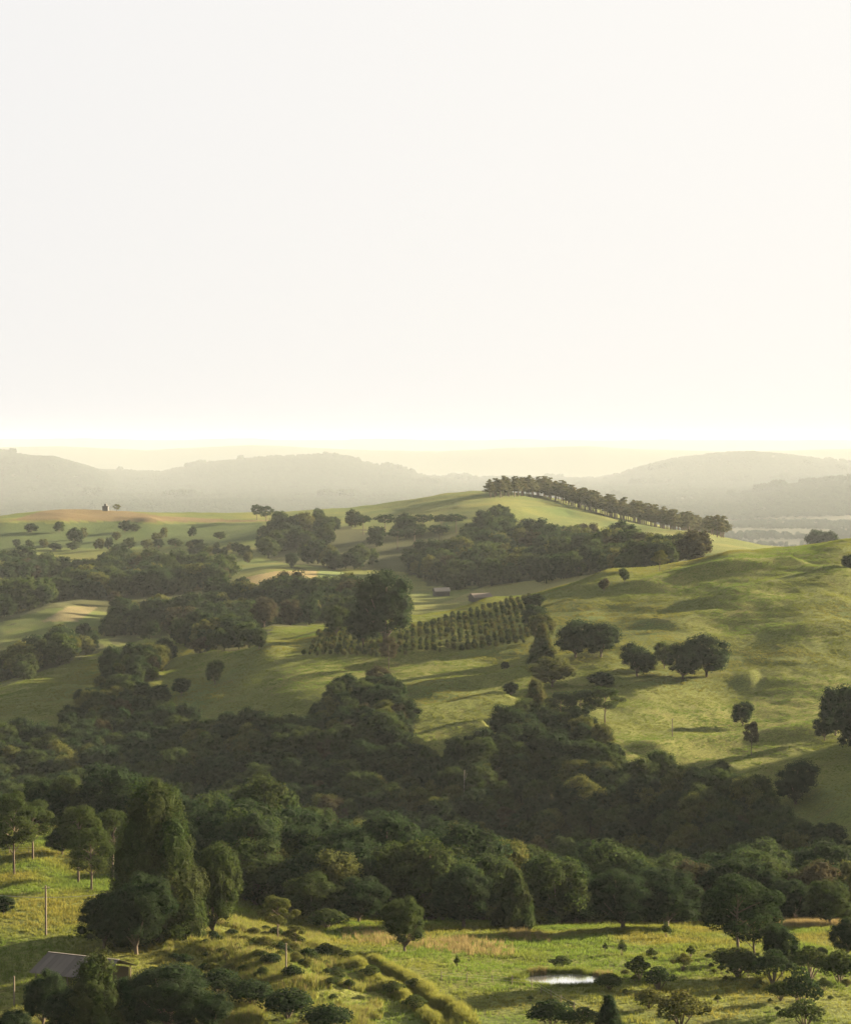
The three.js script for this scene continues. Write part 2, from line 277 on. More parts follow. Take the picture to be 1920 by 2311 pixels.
// ---------------------------------------------------------------- terrain: one sheet out to the horizon
{
  const ss = [], zs = [];
  for (let i = 0; i <= 460; i++) ss.push(lerp(-0.215, 0.215, i / 460));
  for (let i = 1; i <= 34; i++) { const v = 0.215 + 0.012 * i + 0.0006 * i * i; ss.push(v); ss.unshift(-v); }
  for (let i = 0; i < 24; i++) zs.push(30 * Math.pow(255 / 30, i / 24));
  for (let i = 0; i < 560; i++) zs.push(255 * Math.pow(1200 / 255, i / 560));
  for (let i = 0; i < 230; i++) zs.push(1200 * Math.pow(2600 / 1200, i / 230));
  for (let i = 0; i <= 210; i++) zs.push(2600 * Math.pow(30500 / 2600, i / 210));
  const nx = ss.length, nz = zs.length, P = new Float32Array(nx * nz * 3), C = new Float32Array(nx * nz * 3), U = new Float32Array(nx * nz * 2), I = new Uint32Array((nx - 1) * (nz - 1) * 6);
  let k = 0;
  for (let j = 0; j < nz; j++) for (let i = 0; i < nx; i++, k++) {
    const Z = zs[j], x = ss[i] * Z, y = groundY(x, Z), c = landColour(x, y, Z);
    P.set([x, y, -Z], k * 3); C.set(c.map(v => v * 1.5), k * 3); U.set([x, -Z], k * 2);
  }
  k = 0;
  for (let j = 0; j + 1 < nz; j++) for (let i = 0; i + 1 < nx; i++) { const a = j * nx + i; I.set([a, a + 1, a + nx, a + 1, a + nx + 1, a + nx], k); k += 6; }
  const g = new THREE.BufferGeometry();
  g.setAttribute('position', new THREE.BufferAttribute(P, 3)); g.setAttribute('color', new THREE.BufferAttribute(C, 3)); g.setAttribute('uv', new THREE.BufferAttribute(U, 2));
  g.setIndex(new THREE.BufferAttribute(I, 1)); g.computeVertexNormals();
  scene.add(tag(mesh('terrain', g, M.land), 'rolling grass hills and far ridges', 'terrain', null, 'structure'));
  // the pond
  const sh = []; for (let a = 0; a < 48; a++) { const t = a / 48 * Math.PI * 2, r = 1.25 + 0.06 * Math.sin(3 * t) + 0.05 * Math.sin(5 * t + 1); sh.push(new THREE.Vector2(Math.cos(t) * POND.r[0] * r, Math.sin(t) * POND.r[1] * r)); }
  const w = mesh('pond_water', new THREE.ShapeGeometry(new THREE.Shape(sh)).rotateX(-Math.PI / 2), M.water);
  w.position.set(POND[0], POND.y, -POND[1]); scene.add(tag(w, 'small bright pond in the meadow', 'pond', null, 'structure'));
}

// ---------------------------------------------------------------- trees
// limbs: a tapered, bent tube through points [x, y, z]
function limb(pts, r0, r1, sides = 6) {
  const n = pts.length, pos = [], idx = [], up = new THREE.Vector3(0.31, 0.2, 0.93);
  const p = pts.map(q => new THREE.Vector3(...q)), a = new THREE.Vector3(), b = new THREE.Vector3(), d = new THREE.Vector3();
  for (let i = 0; i < n; i++) {
    d.subVectors(p[Math.min(i + 1, n - 1)], p[Math.max(i - 1, 0)]).normalize(); a.crossVectors(d, up).normalize(); b.crossVectors(d, a);
    const r = lerp(r0, r1, i / (n - 1));
    for (let k = 0; k < sides; k++) { const t = k / sides * Math.PI * 2; pos.push(p[i].x + r * (a.x * Math.cos(t) + b.x * Math.sin(t)), p[i].y + r * (a.y * Math.cos(t) + b.y * Math.sin(t)), p[i].z + r * (a.z * Math.cos(t) + b.z * Math.sin(t))); }
  }
  for (let i = 0; i + 1 < n; i++) for (let k = 0; k < sides; k++) { const A = i * sides + k, B = i * sides + (k + 1) % sides; idx.push(A, B, A + sides, B, B + sides, A + sides); }
  const g = new THREE.BufferGeometry(); g.setAttribute('position', new THREE.Float32BufferAttribute(pos, 3)); g.setIndex(idx); g.computeVertexNormals(); return g;
}
// foliage: leaf sprays over the surface of a set of lobes {x,y,z,r,ry}, each a small folded kite
function foliage(lobes, n, size, r, opt = {}) {
  const { jitter = 0.75, droop = 0, core = 0.62, hue = 0.16, stretch = 1 } = opt;
  const pos = [], col = [], V = THREE.Vector3;
  const total = lobes.reduce((s, l) => s + l.r * l.r, 0);
  const nrm = new V(), t1 = new V(), t2 = new V(), c = new V(), q = new V();
  const inside = (x, y, z, me) => { for (const l of lobes) if (l !== me) { const dx = (x - l.x) / l.r, dy = (y - l.y) / l.ry, dz = (z - l.z) / l.r; if (dx * dx + dy * dy + dz * dz < 0.55) return true; } return false; };
  for (const l of lobes) {
    const tone = [1 + hue * (r() - 0.4), 1 + hue * 0.6 * (r() - 0.4), 1 + hue * (r() - 0.5)];
    const m = Math.round(n * l.r * l.r / total);
    for (let k = 0; k < m; k++) {
      const z = r() * 2 - 1, a = r() * Math.PI * 2, f = Math.sqrt(1 - z * z), dir = [f * Math.cos(a), z, f * Math.sin(a)];
      if (dir[1] < -0.55 && r() < 0.6) continue;
      const rad = 0.80 + 0.26 * r() + (r() < 0.08 ? 0.12 : 0);
      c.set(l.x + dir[0] * l.r * rad, l.y + dir[1] * l.ry * rad, l.z + dir[2] * l.r * rad);
      if (inside(c.x, c.y, c.z, l)) continue;
      nrm.set(dir[0] + jitter * (r() * 2 - 1), dir[1] + jitter * (r() * 2 - 1) + 0.1, dir[2] + jitter * (r() * 2 - 1)).normalize();
      t1.set(r() - 0.5, r() - 0.5 - droop, r() - 0.5).addScaledVector(nrm, -nrm.dot(t1)).normalize(); t2.crossVectors(nrm, t1);
      const L = size * (0.6 + 0.8 * r()) * stretch, w = size * (0.35 + 0.35 * r()), bend = -0.22 * L;
      const v = [[-0.5 * L, 0, 0], [0.05 * L, w, bend], [0.5 * L, 0, 0.4 * bend], [0.05 * L, -w, bend]].map(([i, j, h]) => { q.copy(c).addScaledVector(t1, i).addScaledVector(t2, j).addScaledVector(nrm, h); return [q.x, q.y, q.z]; });
      pos.push(...v[0], ...v[1], ...v[2], ...v[0], ...v[2], ...v[3]);
      const b = 0.72 + 0.5 * r(), cc = [tone[0] * b * (0.95 + 0.15 * r()), tone[1] * b, tone[2] * b];
      for (let i = 0; i < 6; i++) col.push(...cc);
    }
    if (core > 0) { // twigs and inner leaves, as one uneven mass
      const g = new THREE.IcosahedronGeometry(1, 1), P = g.attributes.position, off = r() * 50;
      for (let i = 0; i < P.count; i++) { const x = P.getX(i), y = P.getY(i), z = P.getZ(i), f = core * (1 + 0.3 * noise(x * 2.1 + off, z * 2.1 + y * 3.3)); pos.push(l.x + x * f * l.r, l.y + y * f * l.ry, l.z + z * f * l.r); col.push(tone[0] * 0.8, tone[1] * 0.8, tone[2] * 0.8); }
    }
  }
  const g = new THREE.BufferGeometry(); g.setAttribute('position', new THREE.Float32BufferAttribute(pos, 3)); g.setAttribute('color', new THREE.Float32BufferAttribute(col, 3)); g.computeVertexNormals();
  return g;
}
const lobe = (x, y, z, r, ry = r) => ({ x, y, z, r, ry });
// every builder gives { crown, trunk } for a tree one unit tall and about one unit wide
function domeTree(seed, n, size, { low = 0.16, lobesN = 22, flat = 1, lumps = 1 } = {}) { // a full rounded crown of many domes, leafy almost to the ground
  const r = rngOf(seed), cy = (1 + low) / 2 - 0.02, ry = (1 - low) / 2 * 0.84 * flat, R = 0.33, L = [lobe(0, cy, 0, 0.30, ry * 0.95)], br = [];
  const skew = r() * 6.28, sk = 0.14 * r();
  for (let i = 0; i < lobesN; i++) {
    const e = 1 - 1.9 * (i + 0.5) / lobesN, f = Math.sqrt(1 - e * e), a = i * 2.39996 + r() * 0.7, s = (0.105 + 0.085 * r()) * lumps * (e < -0.3 ? 0.9 : 1), q = 0.86 + 0.28 * r();
    const x = Math.cos(a) * f * R * q + Math.cos(skew) * sk * e, z = Math.sin(a) * f * R * q + Math.sin(skew) * sk * e, y = cy + e * ry * q;
    L.push(lobe(x, y, z, s, s * 0.9));
    if (i % 4 === 1) br.push(limb([[0, low * 0.8, 0], [x * 0.45, lerp(low, y, 0.5), z * 0.45], [x * 0.9, y, z * 0.9]], 0.016, 0.004, 5));
  }
  return { crown: foliage(L, n, size, r), trunk: mergeGeometries([limb([[0, -0.06, 0], [0.01, 0.15, 0.01], [0, 0.6, 0]], 0.030, 0.012, 7), ...br]) };
}
function lumpyConifer(seed, n, size, wide = 0.25, lump = 1) { // a broad cone of round drooping clumps
  const r = rngOf(seed), L = [];
  for (let k = 0; k < 12; k++) {
    const y = 0.07 + 0.80 * k / 11, R = wide * Math.pow(1 - y * 0.97, 0.8) * (0.9 + 0.2 * r()), m = Math.max(2, Math.round(8 * (1 - y) + 2));
    L.push(lobe(0, y, 0, R * 0.85 + 0.02, 0.09));
    for (let i = 0; i < m; i++) { const a = i / m * 6.283 + k * 1.3 + r() * 0.9, s = (0.050 + 0.035 * r()) * lump, q = R * (0.85 + 0.35 * r()); L.push(lobe(Math.cos(a) * q, y + 0.06 * (r() - 0.5), Math.sin(a) * q, s, s * (1.1 + 0.5 * r()))); }
  }
  L.push(lobe(0, 0.93, 0, 0.05 * lump, 0.07), lobe(0.04, 0.88, 0.01, 0.055 * lump, 0.07));
  return { crown: foliage(L, n, size, r, { droop: 0.5, jitter: 0.6, stretch: 1.3, hue: 0.3 }), trunk: limb([[0, -0.04, 0], [0, 0.4, 0], [0, 0.9, 0]], 0.03, 0.006, 7) };
}
function gumTree(seed, n, size, { crownBase = 0.42, wide = 0.24, sparse = 1 } = {}) { // tall, with a bare forked stem and separate leaf clumps
  const r = rngOf(seed), L = [], br = [limb([[0, -0.05, 0], [0.015 * (r() - 0.5), 0.25, 0], [0.03 * (r() - 0.5), 0.55, 0.02], [0, 0.86, 0]], 0.020, 0.005, 6)];
  const m = Math.round(15 * sparse);
  for (let i = 0; i < m; i++) {
    const f = i / (m - 1), y = lerp(crownBase, 0.93, f), a = i * 2.4 + r() * 0.9, R = wide * (0.45 + 0.75 * Math.sin(Math.PI * Math.pow(f, 0.8) * 0.92 + 0.15)) * (0.6 + 0.55 * r()), s = (0.070 + 0.05 * r());
    const x = Math.cos(a) * R, z = Math.sin(a) * R; L.push(lobe(x, y, z, s * 1.25, s * 0.85));
    br.push(limb([[0, y - 0.16, 0], [x * 0.45, y - 0.08, z * 0.45], [x, y, z]], 0.009, 0.003, 4));
  }
  L.push(lobe(0, 0.92, 0, 0.08, 0.07));
  return { crown: foliage(L, n, size, r, { core: 0.42, jitter: 0.9, droop: 0.3 }), trunk: mergeGeometries(br) };
}
function pineTree(seed, n, size) { // plantation pine: slender bare stem, narrow crown in the upper half
  const r = rngOf(seed), L = [];
  for (let i = 0; i < 9; i++) { const f = i / 8, y = lerp(0.42, 0.95, f), R = 0.10 * (1 - f * 0.75), a = i * 2.4 + r(); const s = 0.115 * (1 - 0.55 * f) * (0.85 + 0.4 * r()); L.push(lobe(Math.cos(a) * R, y, Math.sin(a) * R, s, s * 0.75)); }
  return { crown: foliage(L, n, size, r, { core: 0.5, jitter: 0.9 }), trunk: limb([[0, -0.05, 0], [0, 0.5, 0], [0, 0.9, 0]], 0.014, 0.004, 5) };
}
function umbrellaTree(seed, n, size) { // tall bare stem, flat tiers of branches at the top
  const r = rngOf(seed), L = [], br = [limb([[0, -0.05, 0], [0, 0.5, 0], [0, 0.95, 0]], 0.018, 0.008, 6)];
  for (const [y, R, m] of [[0.70, 0.20, 6], [0.80, 0.27, 8], [0.90, 0.20, 7]]) for (let i = 0; i < m; i++) { const a = i / m * 6.283 + r() * 0.5, q = R * (0.75 + 0.35 * r()), x = Math.cos(a) * q, z = Math.sin(a) * q; L.push(lobe(x, y + 0.08 * (r() - 0.5), z, 0.08 + 0.04 * r(), 0.085)); br.push(limb([[0, y - 0.05, 0], [x * 0.6, y - 0.035, z * 0.6], [x, y, z]], 0.007, 0.003, 4)); }
  L.push(lobe(0, 0.95, 0, 0.12, 0.05));
  return { crown: foliage(L, n, size, r, { core: 0.4 }), trunk: mergeGeometries(br) };
}
function shrubPlant(seed, n, size, { open = 0, tall = 1 } = {}) {
  const r = rngOf(seed), L = [], br = [];
  for (let i = 0; i < 8; i++) { const a = i * 2.4, e = Math.sqrt(i / 8), s = 0.2 + 0.1 * r(), y = 0.38 + 0.34 * (1 - e * 0.8) * tall, x = Math.cos(a) * 0.32 * e, z = Math.sin(a) * 0.32 * e; L.push(lobe(x, y, z, s * (1 - open * 0.3), s * (0.9 - open * 0.3))); br.push(limb([[0, -0.05, 0], [x * 0.5, y * 0.5, z * 0.5], [x, y, z]], 0.02, 0.006, 4)); }
  return { crown: foliage(L, n, size, r, { core: 0.55 - open * 0.4, jitter: 0.9 }), trunk: mergeGeometries(br) };
}
function saplingPlant(seed) { const r = rngOf(seed), L = [lobe(0, 0.40, 0, 0.34, 0.32), lobe(0.05 * r(), 0.68, 0.04, 0.28, 0.26), lobe(-0.16, 0.5, 0.1 * r(), 0.2, 0.22)]; return { crown: foliage(L, 260, 0.13, r, { core: 0.6 }), trunk: limb([[0, -0.06, 0], [0, 0.5, 0]], 0.02, 0.01, 4) }; }

const SPECIES = {
  dome: [1, 2, 3, 4, 5, 6].map(i => domeTree(100 + i, 6500, 0.026, { low: 0.10 + 0.03 * (i % 3), lobesN: 18 + 2 * i, lumps: 1.15 - 0.05 * i })),
  domeFar: [1, 2, 3, 4].map(i => domeTree(200 + i, 1500, 0.058, { low: 0.08, lobesN: 14 + i, lumps: 1.15 })),
  park: [1, 2].map(i => domeTree(250 + i, 6500, 0.027, { low: 0.10, lobesN: 26 })),
  hero: [1, 2, 3].map(i => domeTree(300 + i, 18000, 0.0165, { low: 0.12, lobesN: 34, lumps: 0.85 })),
  cypress: [1].map(i => lumpyConifer(400 + i, 70000, 0.0092, 0.25, 1.2)),
  conifer: [1, 2].map(i => lumpyConifer(410 + i, 20000, 0.0150, 0.27, 1.35)),
  gum: [1, 2, 3, 4].map(i => gumTree(500 + i, 10000, 0.019, { crownBase: 0.36 + 0.04 * i, wide: 0.2 + 0.02 * i })),
  gumFar: [1, 2].map(i => gumTree(540 + i, 900, 0.06, { crownBase: 0.4, wide: 0.24 })),
  pine: [1, 2, 3].map(i => pineTree(600 + i, 420, 0.055)),
  umbrella: [1, 2].map(i => umbrellaTree(650 + i, 800, 0.05)),
  shrub: [1, 2, 3].map(i => shrubPlant(700 + i, 2600, 0.055)),
  openShrub: [1, 2].map(i => shrubPlant(720 + i, 2400, 0.048, { open: 1, tall: 1.5 })),
  sapling: [1, 2, 3].map(i => saplingPlant(750 + i)),
};
for (const list of Object.values(SPECIES)) for (const sp of list) { // measured spread and top of each crown
  const P = sp.crown.attributes.position.array, xs = [], ys = [];
  for (let i = 0; i < P.length; i += 9) { xs.push(Math.hypot(P[i], P[i + 2])); ys.push(P[i + 1]); }
  xs.sort((a, b) => a - b); ys.sort((a, b) => a - b);
  sp.spread = 2 * xs[Math.floor(xs.length * 0.93)]; sp.top = ys[Math.floor(ys.length * 0.995)];
}
const rg = rngOf(77);
// one tree as a thing: Group > trunk, crown
function treeThing(name, sp, mat, x, Z, h, w, { bark = M.bark, y, turn = rg() * 6.28, sink = 0 } = {}) {
  const g = new THREE.Group(); g.name = numbered(name);
  mesh('trunk', sp.trunk, bark, g); mesh('crown', sp.crown, mat, g);
  g.position.set(x, (y ?? groundY(x, Z, false)) - sink, -Z); g.rotation.y = turn; g.scale.set(w, h, w); scene.add(g); return g;
}
// a tree given by the plan: foot (px, py), height and width in plan units
function planTree(name, species, k, mat, px, py, hp, wp, label, category, opt = {}) {
  const [x, Z] = spot(px, py, opt.z0 ?? 150), u = K * Z, list = SPECIES[species];
  const sp = list[k % list.length], t = treeThing(name, sp, mat, x, Z, hp * u / sp.top, wp * u / sp.spread, opt);
  return tag(t, label, category, opt.group);
}

// --- woods: scatter trees on the wooded land, in scattered order
const woods = { 1: [], 2: [], 3: [], 4: [], 5: [], 6: [] };
{
  const r = rngOf(31);
  const scatter = (z0, z1, s0, s1, step, want, size) => {
    for (let Z = z0; Z < z1; Z += step * 0.9) for (let x = s0 * Z; x < s1 * Z; x += step) {
      const X = x + (r() - 0.5) * step * 0.95, ZZ = Z + (r() - 0.5) * step * 0.95, y = groundY(X, ZZ, false), k = wooded(X, y, ZZ);
      if (!want.includes(k)) continue;
      if (step > 8 && fbm(X / 55 + 9, ZZ / 70, 2) > (k === 4 ? 0.05 : 0.05)) continue;
      const q = 0.62 + 0.75 * r() * r() + 0.35 * r() + 0.3 * noise(X / 30, ZZ / 30), h = size * q;
      woods[k].push({ x: X, y, Z: ZZ, h, w: h * (0.85 + 0.45 * r()), k, v: r(), c: r(), a: r() * 6.28 });
    }
  };
  scatter(375, 545, -0.235, 0.24, 6.4, [1], 10.2);
  scatter(545, 1010, -0.235, 0.24, 6.2, [2], 8.4);
  scatter(600, 900, 0.20, 0.5, 10, [6], 12);  // trees on the added shoulder, out of view
  scatter(1080, 2000, -0.23, 0.10, 11.5, [3], 13.5);
  scatter(1250, 2300, -0.1, 0.2, 11.5, [4], 14);
  scatter(900, 2300, -0.22, 0.06, 9, [5], 10.5);
}
const pickMat = t => t.c < 0.50 ? M.leafDark : t.c < 0.84 ? M.leaf : t.c < 0.965 ? M.leafYellow : M.leafBrown;
const inFrame = t => { const { px, py } = planOf(t.x, t.y + t.h, t.Z); return px > -60 && px < 1805 && py < 2150; };
{
  // the 300 that show largest stand as trees of their own
  const front = [...woods[1], ...woods[2]].filter(inFrame).sort((a, b) => b.h / b.Z - a.h / a.Z).slice(0, 300);
  for (const t of front) {
    t.own = true;
    const mat = pickMat(t), o = treeThing('broadleaf_tree', SPECIES.dome[Math.floor(t.v * 6) % 6], mat, t.x, t.Z, t.h, t.w, { y: t.y, turn: t.a });
    const tone = mat === M.leafDark ? 'dark green' : mat === M.leaf ? 'mid green' : mat === M.leafYellow ? 'yellowish green' : 'brownish';
    const { px } = planOf(t.x, t.y, t.Z), back = t.Z - poly(NEAR_EDGE, px);
    const place = px < 420 ? 'behind the conical conifers' : px < 600 ? 'behind the small yellowish tree' : px < 760 ? 'left of the lone meadow tree' : px < 900 ? 'behind the lone meadow tree' : px < 1000 ? 'behind the large dark edge tree' : px < 1120 ? 'behind the cone shaped edge tree' : px < 1240 ? 'straight beyond the pond' : px < 1420 ? 'behind the paired domed trees' : px < 1580 ? 'behind the open crowned tree' : 'above the dry grass strip';
    const size = t.h > 11 ? 'tall' : t.h > 8.5 ? 'middling' : 'low', deep = t.k === 2 ? 'valley side of the wood' : back < 25 ? 'front of the near wood' : back < 60 ? 'middle of the near wood' : 'back of the near wood';
    tag(o, `${size} ${tone} rounded tree, ${deep}, ${place}`, 'tree', `${size} ${tone} trees at the ${deep} ${place}`);
  }
}
function merged(sp, barkTint) { // crown and trunk in one geometry, for woods read as one mass
  const t = sp.trunk.index ? sp.trunk.toNonIndexed() : sp.trunk.clone(); t.setAttribute('color', new THREE.Float32BufferAttribute(new Float32Array(t.attributes.position.count * 3).map((_, i) => barkTint[i % 3]), 3));
  return mergeGeometries([sp.crown, t]);
}
const barkTint = [0.8, 0.6, 0.7];
function massOf(name, label, category, list, speciesList, mats) {
  const g = new THREE.Group(); g.name = name; tag(g, label, category, null, 'stuff'); scene.add(g);
  const geos = speciesList.map(s => merged(s, barkTint)), bins = new Map(), m4 = new THREE.Matrix4(), q = new THREE.Quaternion(), up = new THREE.Vector3(0, 1, 0);
  for (const t of list) { const gi = Math.floor(t.v * geos.length) % geos.length, mt = mats(t), key = gi + '|' + mt.uuid; if (!bins.has(key)) bins.set(key, { gi, mt, l: [] }); bins.get(key).l.push(t); }
  for (const { gi, mt, l } of bins.values()) {
    const im = new THREE.InstancedMesh(geos[gi], mt, l.length); im.name = 'tree_mass'; im.userData.kind = 'stuff'; im.castShadow = im.receiveShadow = true;
    l.forEach((t, i) => { m4.compose(new THREE.Vector3(t.x, t.y, -t.Z), q.setFromAxisAngle(up, t.a), new THREE.Vector3(t.w, t.h, t.w)); im.setMatrixAt(i, m4); const b = 0.8 + 0.4 * ((t.c * 7.3) % 1); im.setColorAt(i, new THREE.Color().setRGB(b, b, b * 0.95)); });
    g.add(im);
  }
}
massOf('valley_wood', 'dark shaded wood filling the valley and its slopes', 'forest', [...woods[1], ...woods[2], ...woods[6]].filter(t => !t.own), SPECIES.dome, pickMat);
massOf('hillside_wood', 'hazy woods on the middle distance hillsides', 'forest', [...woods[3], ...woods[4], ...woods[5]], SPECIES.domeFar, pickMat);
{ // woods on the far ridges
  const r = rngOf(91), list = [];
  for (const [D, wd, line] of FAR.slice(0, 4)) for (let i = 0; i < 17000; i++) {
    const Z = D + (r() * 1.6 - 1.35) * wd, s = (r() * 2 - 1) * 0.21, x = s * Z, w = sstep(-0.62, -0.5, fbm(x / 420 + 5, Z / 700, 4));
    if (Z > 19200) continue;
    const crest = Math.abs(Z - D) < 130 && fbm(x / 300 + D, 3, 3) > 0.02;
    if (r() > w * 0.9 && !crest) continue;
    const y = farY(x, Z); if (y < CAM_Y - (poly(line, 872.5 + s / K) - EYE_LINE) * K * D - 220) continue;
    const h = (crest ? 22 : 16) * (0.6 + 0.9 * r()) * (crest && fbm(x / 140, D, 2) > 0.12 ? 1.7 : 1); list.push({ x, y: y - 1, Z, h, w: h * (crest ? 1.1 : 1.7) * (0.8 + 0.5 * r()), v: r(), c: r(), a: r() * 6.28 });
  }
  for (let i = 0; i < 16000; i++) {
    const Z = 2900 * Math.pow(8600 / 2900, r()), s = lerp(0.05, 0.21, r()), x = s * Z; if (fbm(x / 260 + 40, Z / 420, 3) < -0.08) continue;
    const h = 11 * (0.6 + 0.9 * r()); list.push({ x, y: groundY(x, Z, false) - 0.5, Z, h, w: h * (1.0 + 0.6 * r()), v: r(), c: r(), a: r() * 6.28 });
  }
  massOf('far_wood', 'pale hazy woods on the far ridges', 'forest', list, SPECIES.domeFar.slice(0, 2), () => M.leafDark);
}

// ---------------------------------------------------------------- single trees, foreground
const T = planTree;
T('tall_conifer', 'cypress', 0, M.leafCypress, 320, 1928, 328, 215, 'tall lumpy conical conifer, the tallest tree, left of the near wood', 'conifer', { z0: 330 });
T('broad_tree', 'hero', 2, M.leaf, 436, 1925, 195, 118, 'upright leafy tree to the right of the tall conical conifer', 'tree', { z0: 330 });
T('broad_conifer', 'conifer', 1, M.leafCypress, 196, 2150, 200, 150, 'bright rimmed lumpy conifer standing before the shed roof', 'conifer', { y: undefined });
T('broad_conifer', 'conifer', 0, M.leafDark, 255, 2140, 130, 110, 'low conifer right beside the bright rimmed conifer at the shed', 'conifer');
T('garden_tree', 'hero', 0, M.leafDark, 345, 2120, 140, 190, 'wide dark leafy tree right of the shed at the bottom edge', 'tree');
T('garden_tree', 'hero', 1, M.leafDark, 280, 1962, 165, 150, 'dark broad tree behind the shed at the foot of the tall conifer', 'tree');
T('garden_tree', 'hero', 2, M.leafDark, 215, 1950, 120, 110, 'dark round tree left of the tall conifer behind the shed', 'tree');
T('garden_tree', 'hero', 1, M.leafDark, 90, 2110, 120, 90, 'dark bushy tree at the left end of the shed', 'tree');
T('garden_tree', 'hero', 0, M.leafDark, 140, 2150, 130, 110, 'dark tree between the bushy tree and the bright rimmed conifer', 'tree');
T('garden_tree', 'hero', 2, M.leafDark, 28, 2140, 66, 90, 'low dark bushy tree in the bottom left corner', 'tree');
T('garden_tree', 'hero', 1, M.leafDark, 420, 2130, 92, 110, 'dark leafy tree at the bottom edge beside the hedge', 'tree');
for (const [k, px, py, hp, wp, lab] of [
  [0, 30, 1800, 172, 95, 'tall slender gum tree with two dark leaf tiers at the left edge'],
  [1, 68, 1765, 122, 88, 'gum tree with a leaning fork against the bright paddock'],
  [2, -6, 1765, 110, 70, 'gum tree cut by the left edge of the view'],
  [3, 162, 1810, 160, 95, 'gum tree with dense square crown left of the tall conifer'],
  [0, 188, 1825, 132, 95, 'shorter gum tree on a bare double stem before the square crowned one'],
  [1, 232, 1795, 142, 80, 'slim gum tree next to the tall conical conifer'],
]) T('gum_tree', 'gum', k, M.leaf, px, py, hp, wp, lab, 'gum tree', { z0: 300, group: 'gum trees of the left paddock' });
T('round_tree', 'hero', 2, M.leafDark, 128, 1752, 62, 66, 'small dark round tree in the bright paddock between the gum trees', 'tree', { z0: 300 });
T('round_tree', 'hero', 0, M.leafDark, 8, 1880, 38, 50, 'dark rounded bush at the left edge below the gum trees', 'bush', { z0: 300 });
T('meadow_tree', 'hero', 1, M.leaf, 830, 1957, 116, 98, 'lone leafy tree standing in the middle of the sunlit meadow', 'tree', { z0: 300 });
T('slender_tree', 'gum', 2, M.leafYellow, 570, 1935, 96, 82, 'small yellowish tree on a thin stem at the wood edge', 'tree', { z0: 300 });
T('slender_tree', 'gum', 1, M.leafYellow, 606, 1945, 46, 40, 'thin bare stemmed sapling leaning beside the small yellowish tree', 'tree', { z0: 300 });
T('edge_tree', 'hero', 0, M.leafDark, 950, 1905, 130, 130, 'large dark tree at the wood edge right of the lone meadow tree', 'tree', { z0: 330 });
T('edge_conifer', 'conifer', 1, M.leaf, 1052, 1905, 130, 92, 'greenish cone shaped tree at the wood edge', 'tree', { z0: 330 });
T('edge_tree', 'hero', 1, M.leafDark, 1275, 1908, 118, 150, 'wide domed dark tree at the wood edge, left of a pair', 'tree', { z0: 330 });
T('edge_tree', 'hero', 2, M.leafDark, 1365, 1908, 118, 160, 'wide domed dark tree at the wood edge, right of a pair', 'tree', { z0: 330 });
T('edge_tree', 'hero', 0, M.leaf, 640, 1893, 100, 120, 'rounded tree at the wood edge left of the lone meadow tree', 'tree', { z0: 330 });
T('edge_tree', 'hero', 1, M.leafDark, 735, 1895, 92, 120, 'dark rounded tree at the wood edge just left of the lone meadow tree', 'tree', { z0: 330 });
T('open_tree', 'gum', 3, M.leafDark, 1512, 2000, 205, 150, 'large open crowned tree with visible branches at the right of the meadow', 'tree', { z0: 290 });
T('open_tree', 'gum', 1, M.leafDark, 1545, 1985, 150, 120, 'second open crowned tree behind the large one at the right', 'tree', { z0: 290 });
T('edge_tree', 'hero', 2, M.leafDark, 1602, 2000, 105, 74, 'upright dark tree right of the large open crowned tree', 'tree', { z0: 290 });
T('edge_tree', 'hero', 0, M.leafDark, 1738, 1960, 80, 80, 'dark round tree at the right edge above the meadow corner', 'tree', { z0: 290 });
T('edge_tree', 'hero', 1, M.leafDark, 1630, 1895, 90, 100, 'dark tree of the wood edge above the dry grass strip', 'tree', { z0: 330 });
T('edge_tree', 'hero', 2, M.leaf, 1700, 1900, 90, 100, 'greener tree of the wood edge above the dry grass strip', 'tree', { z0: 330 });
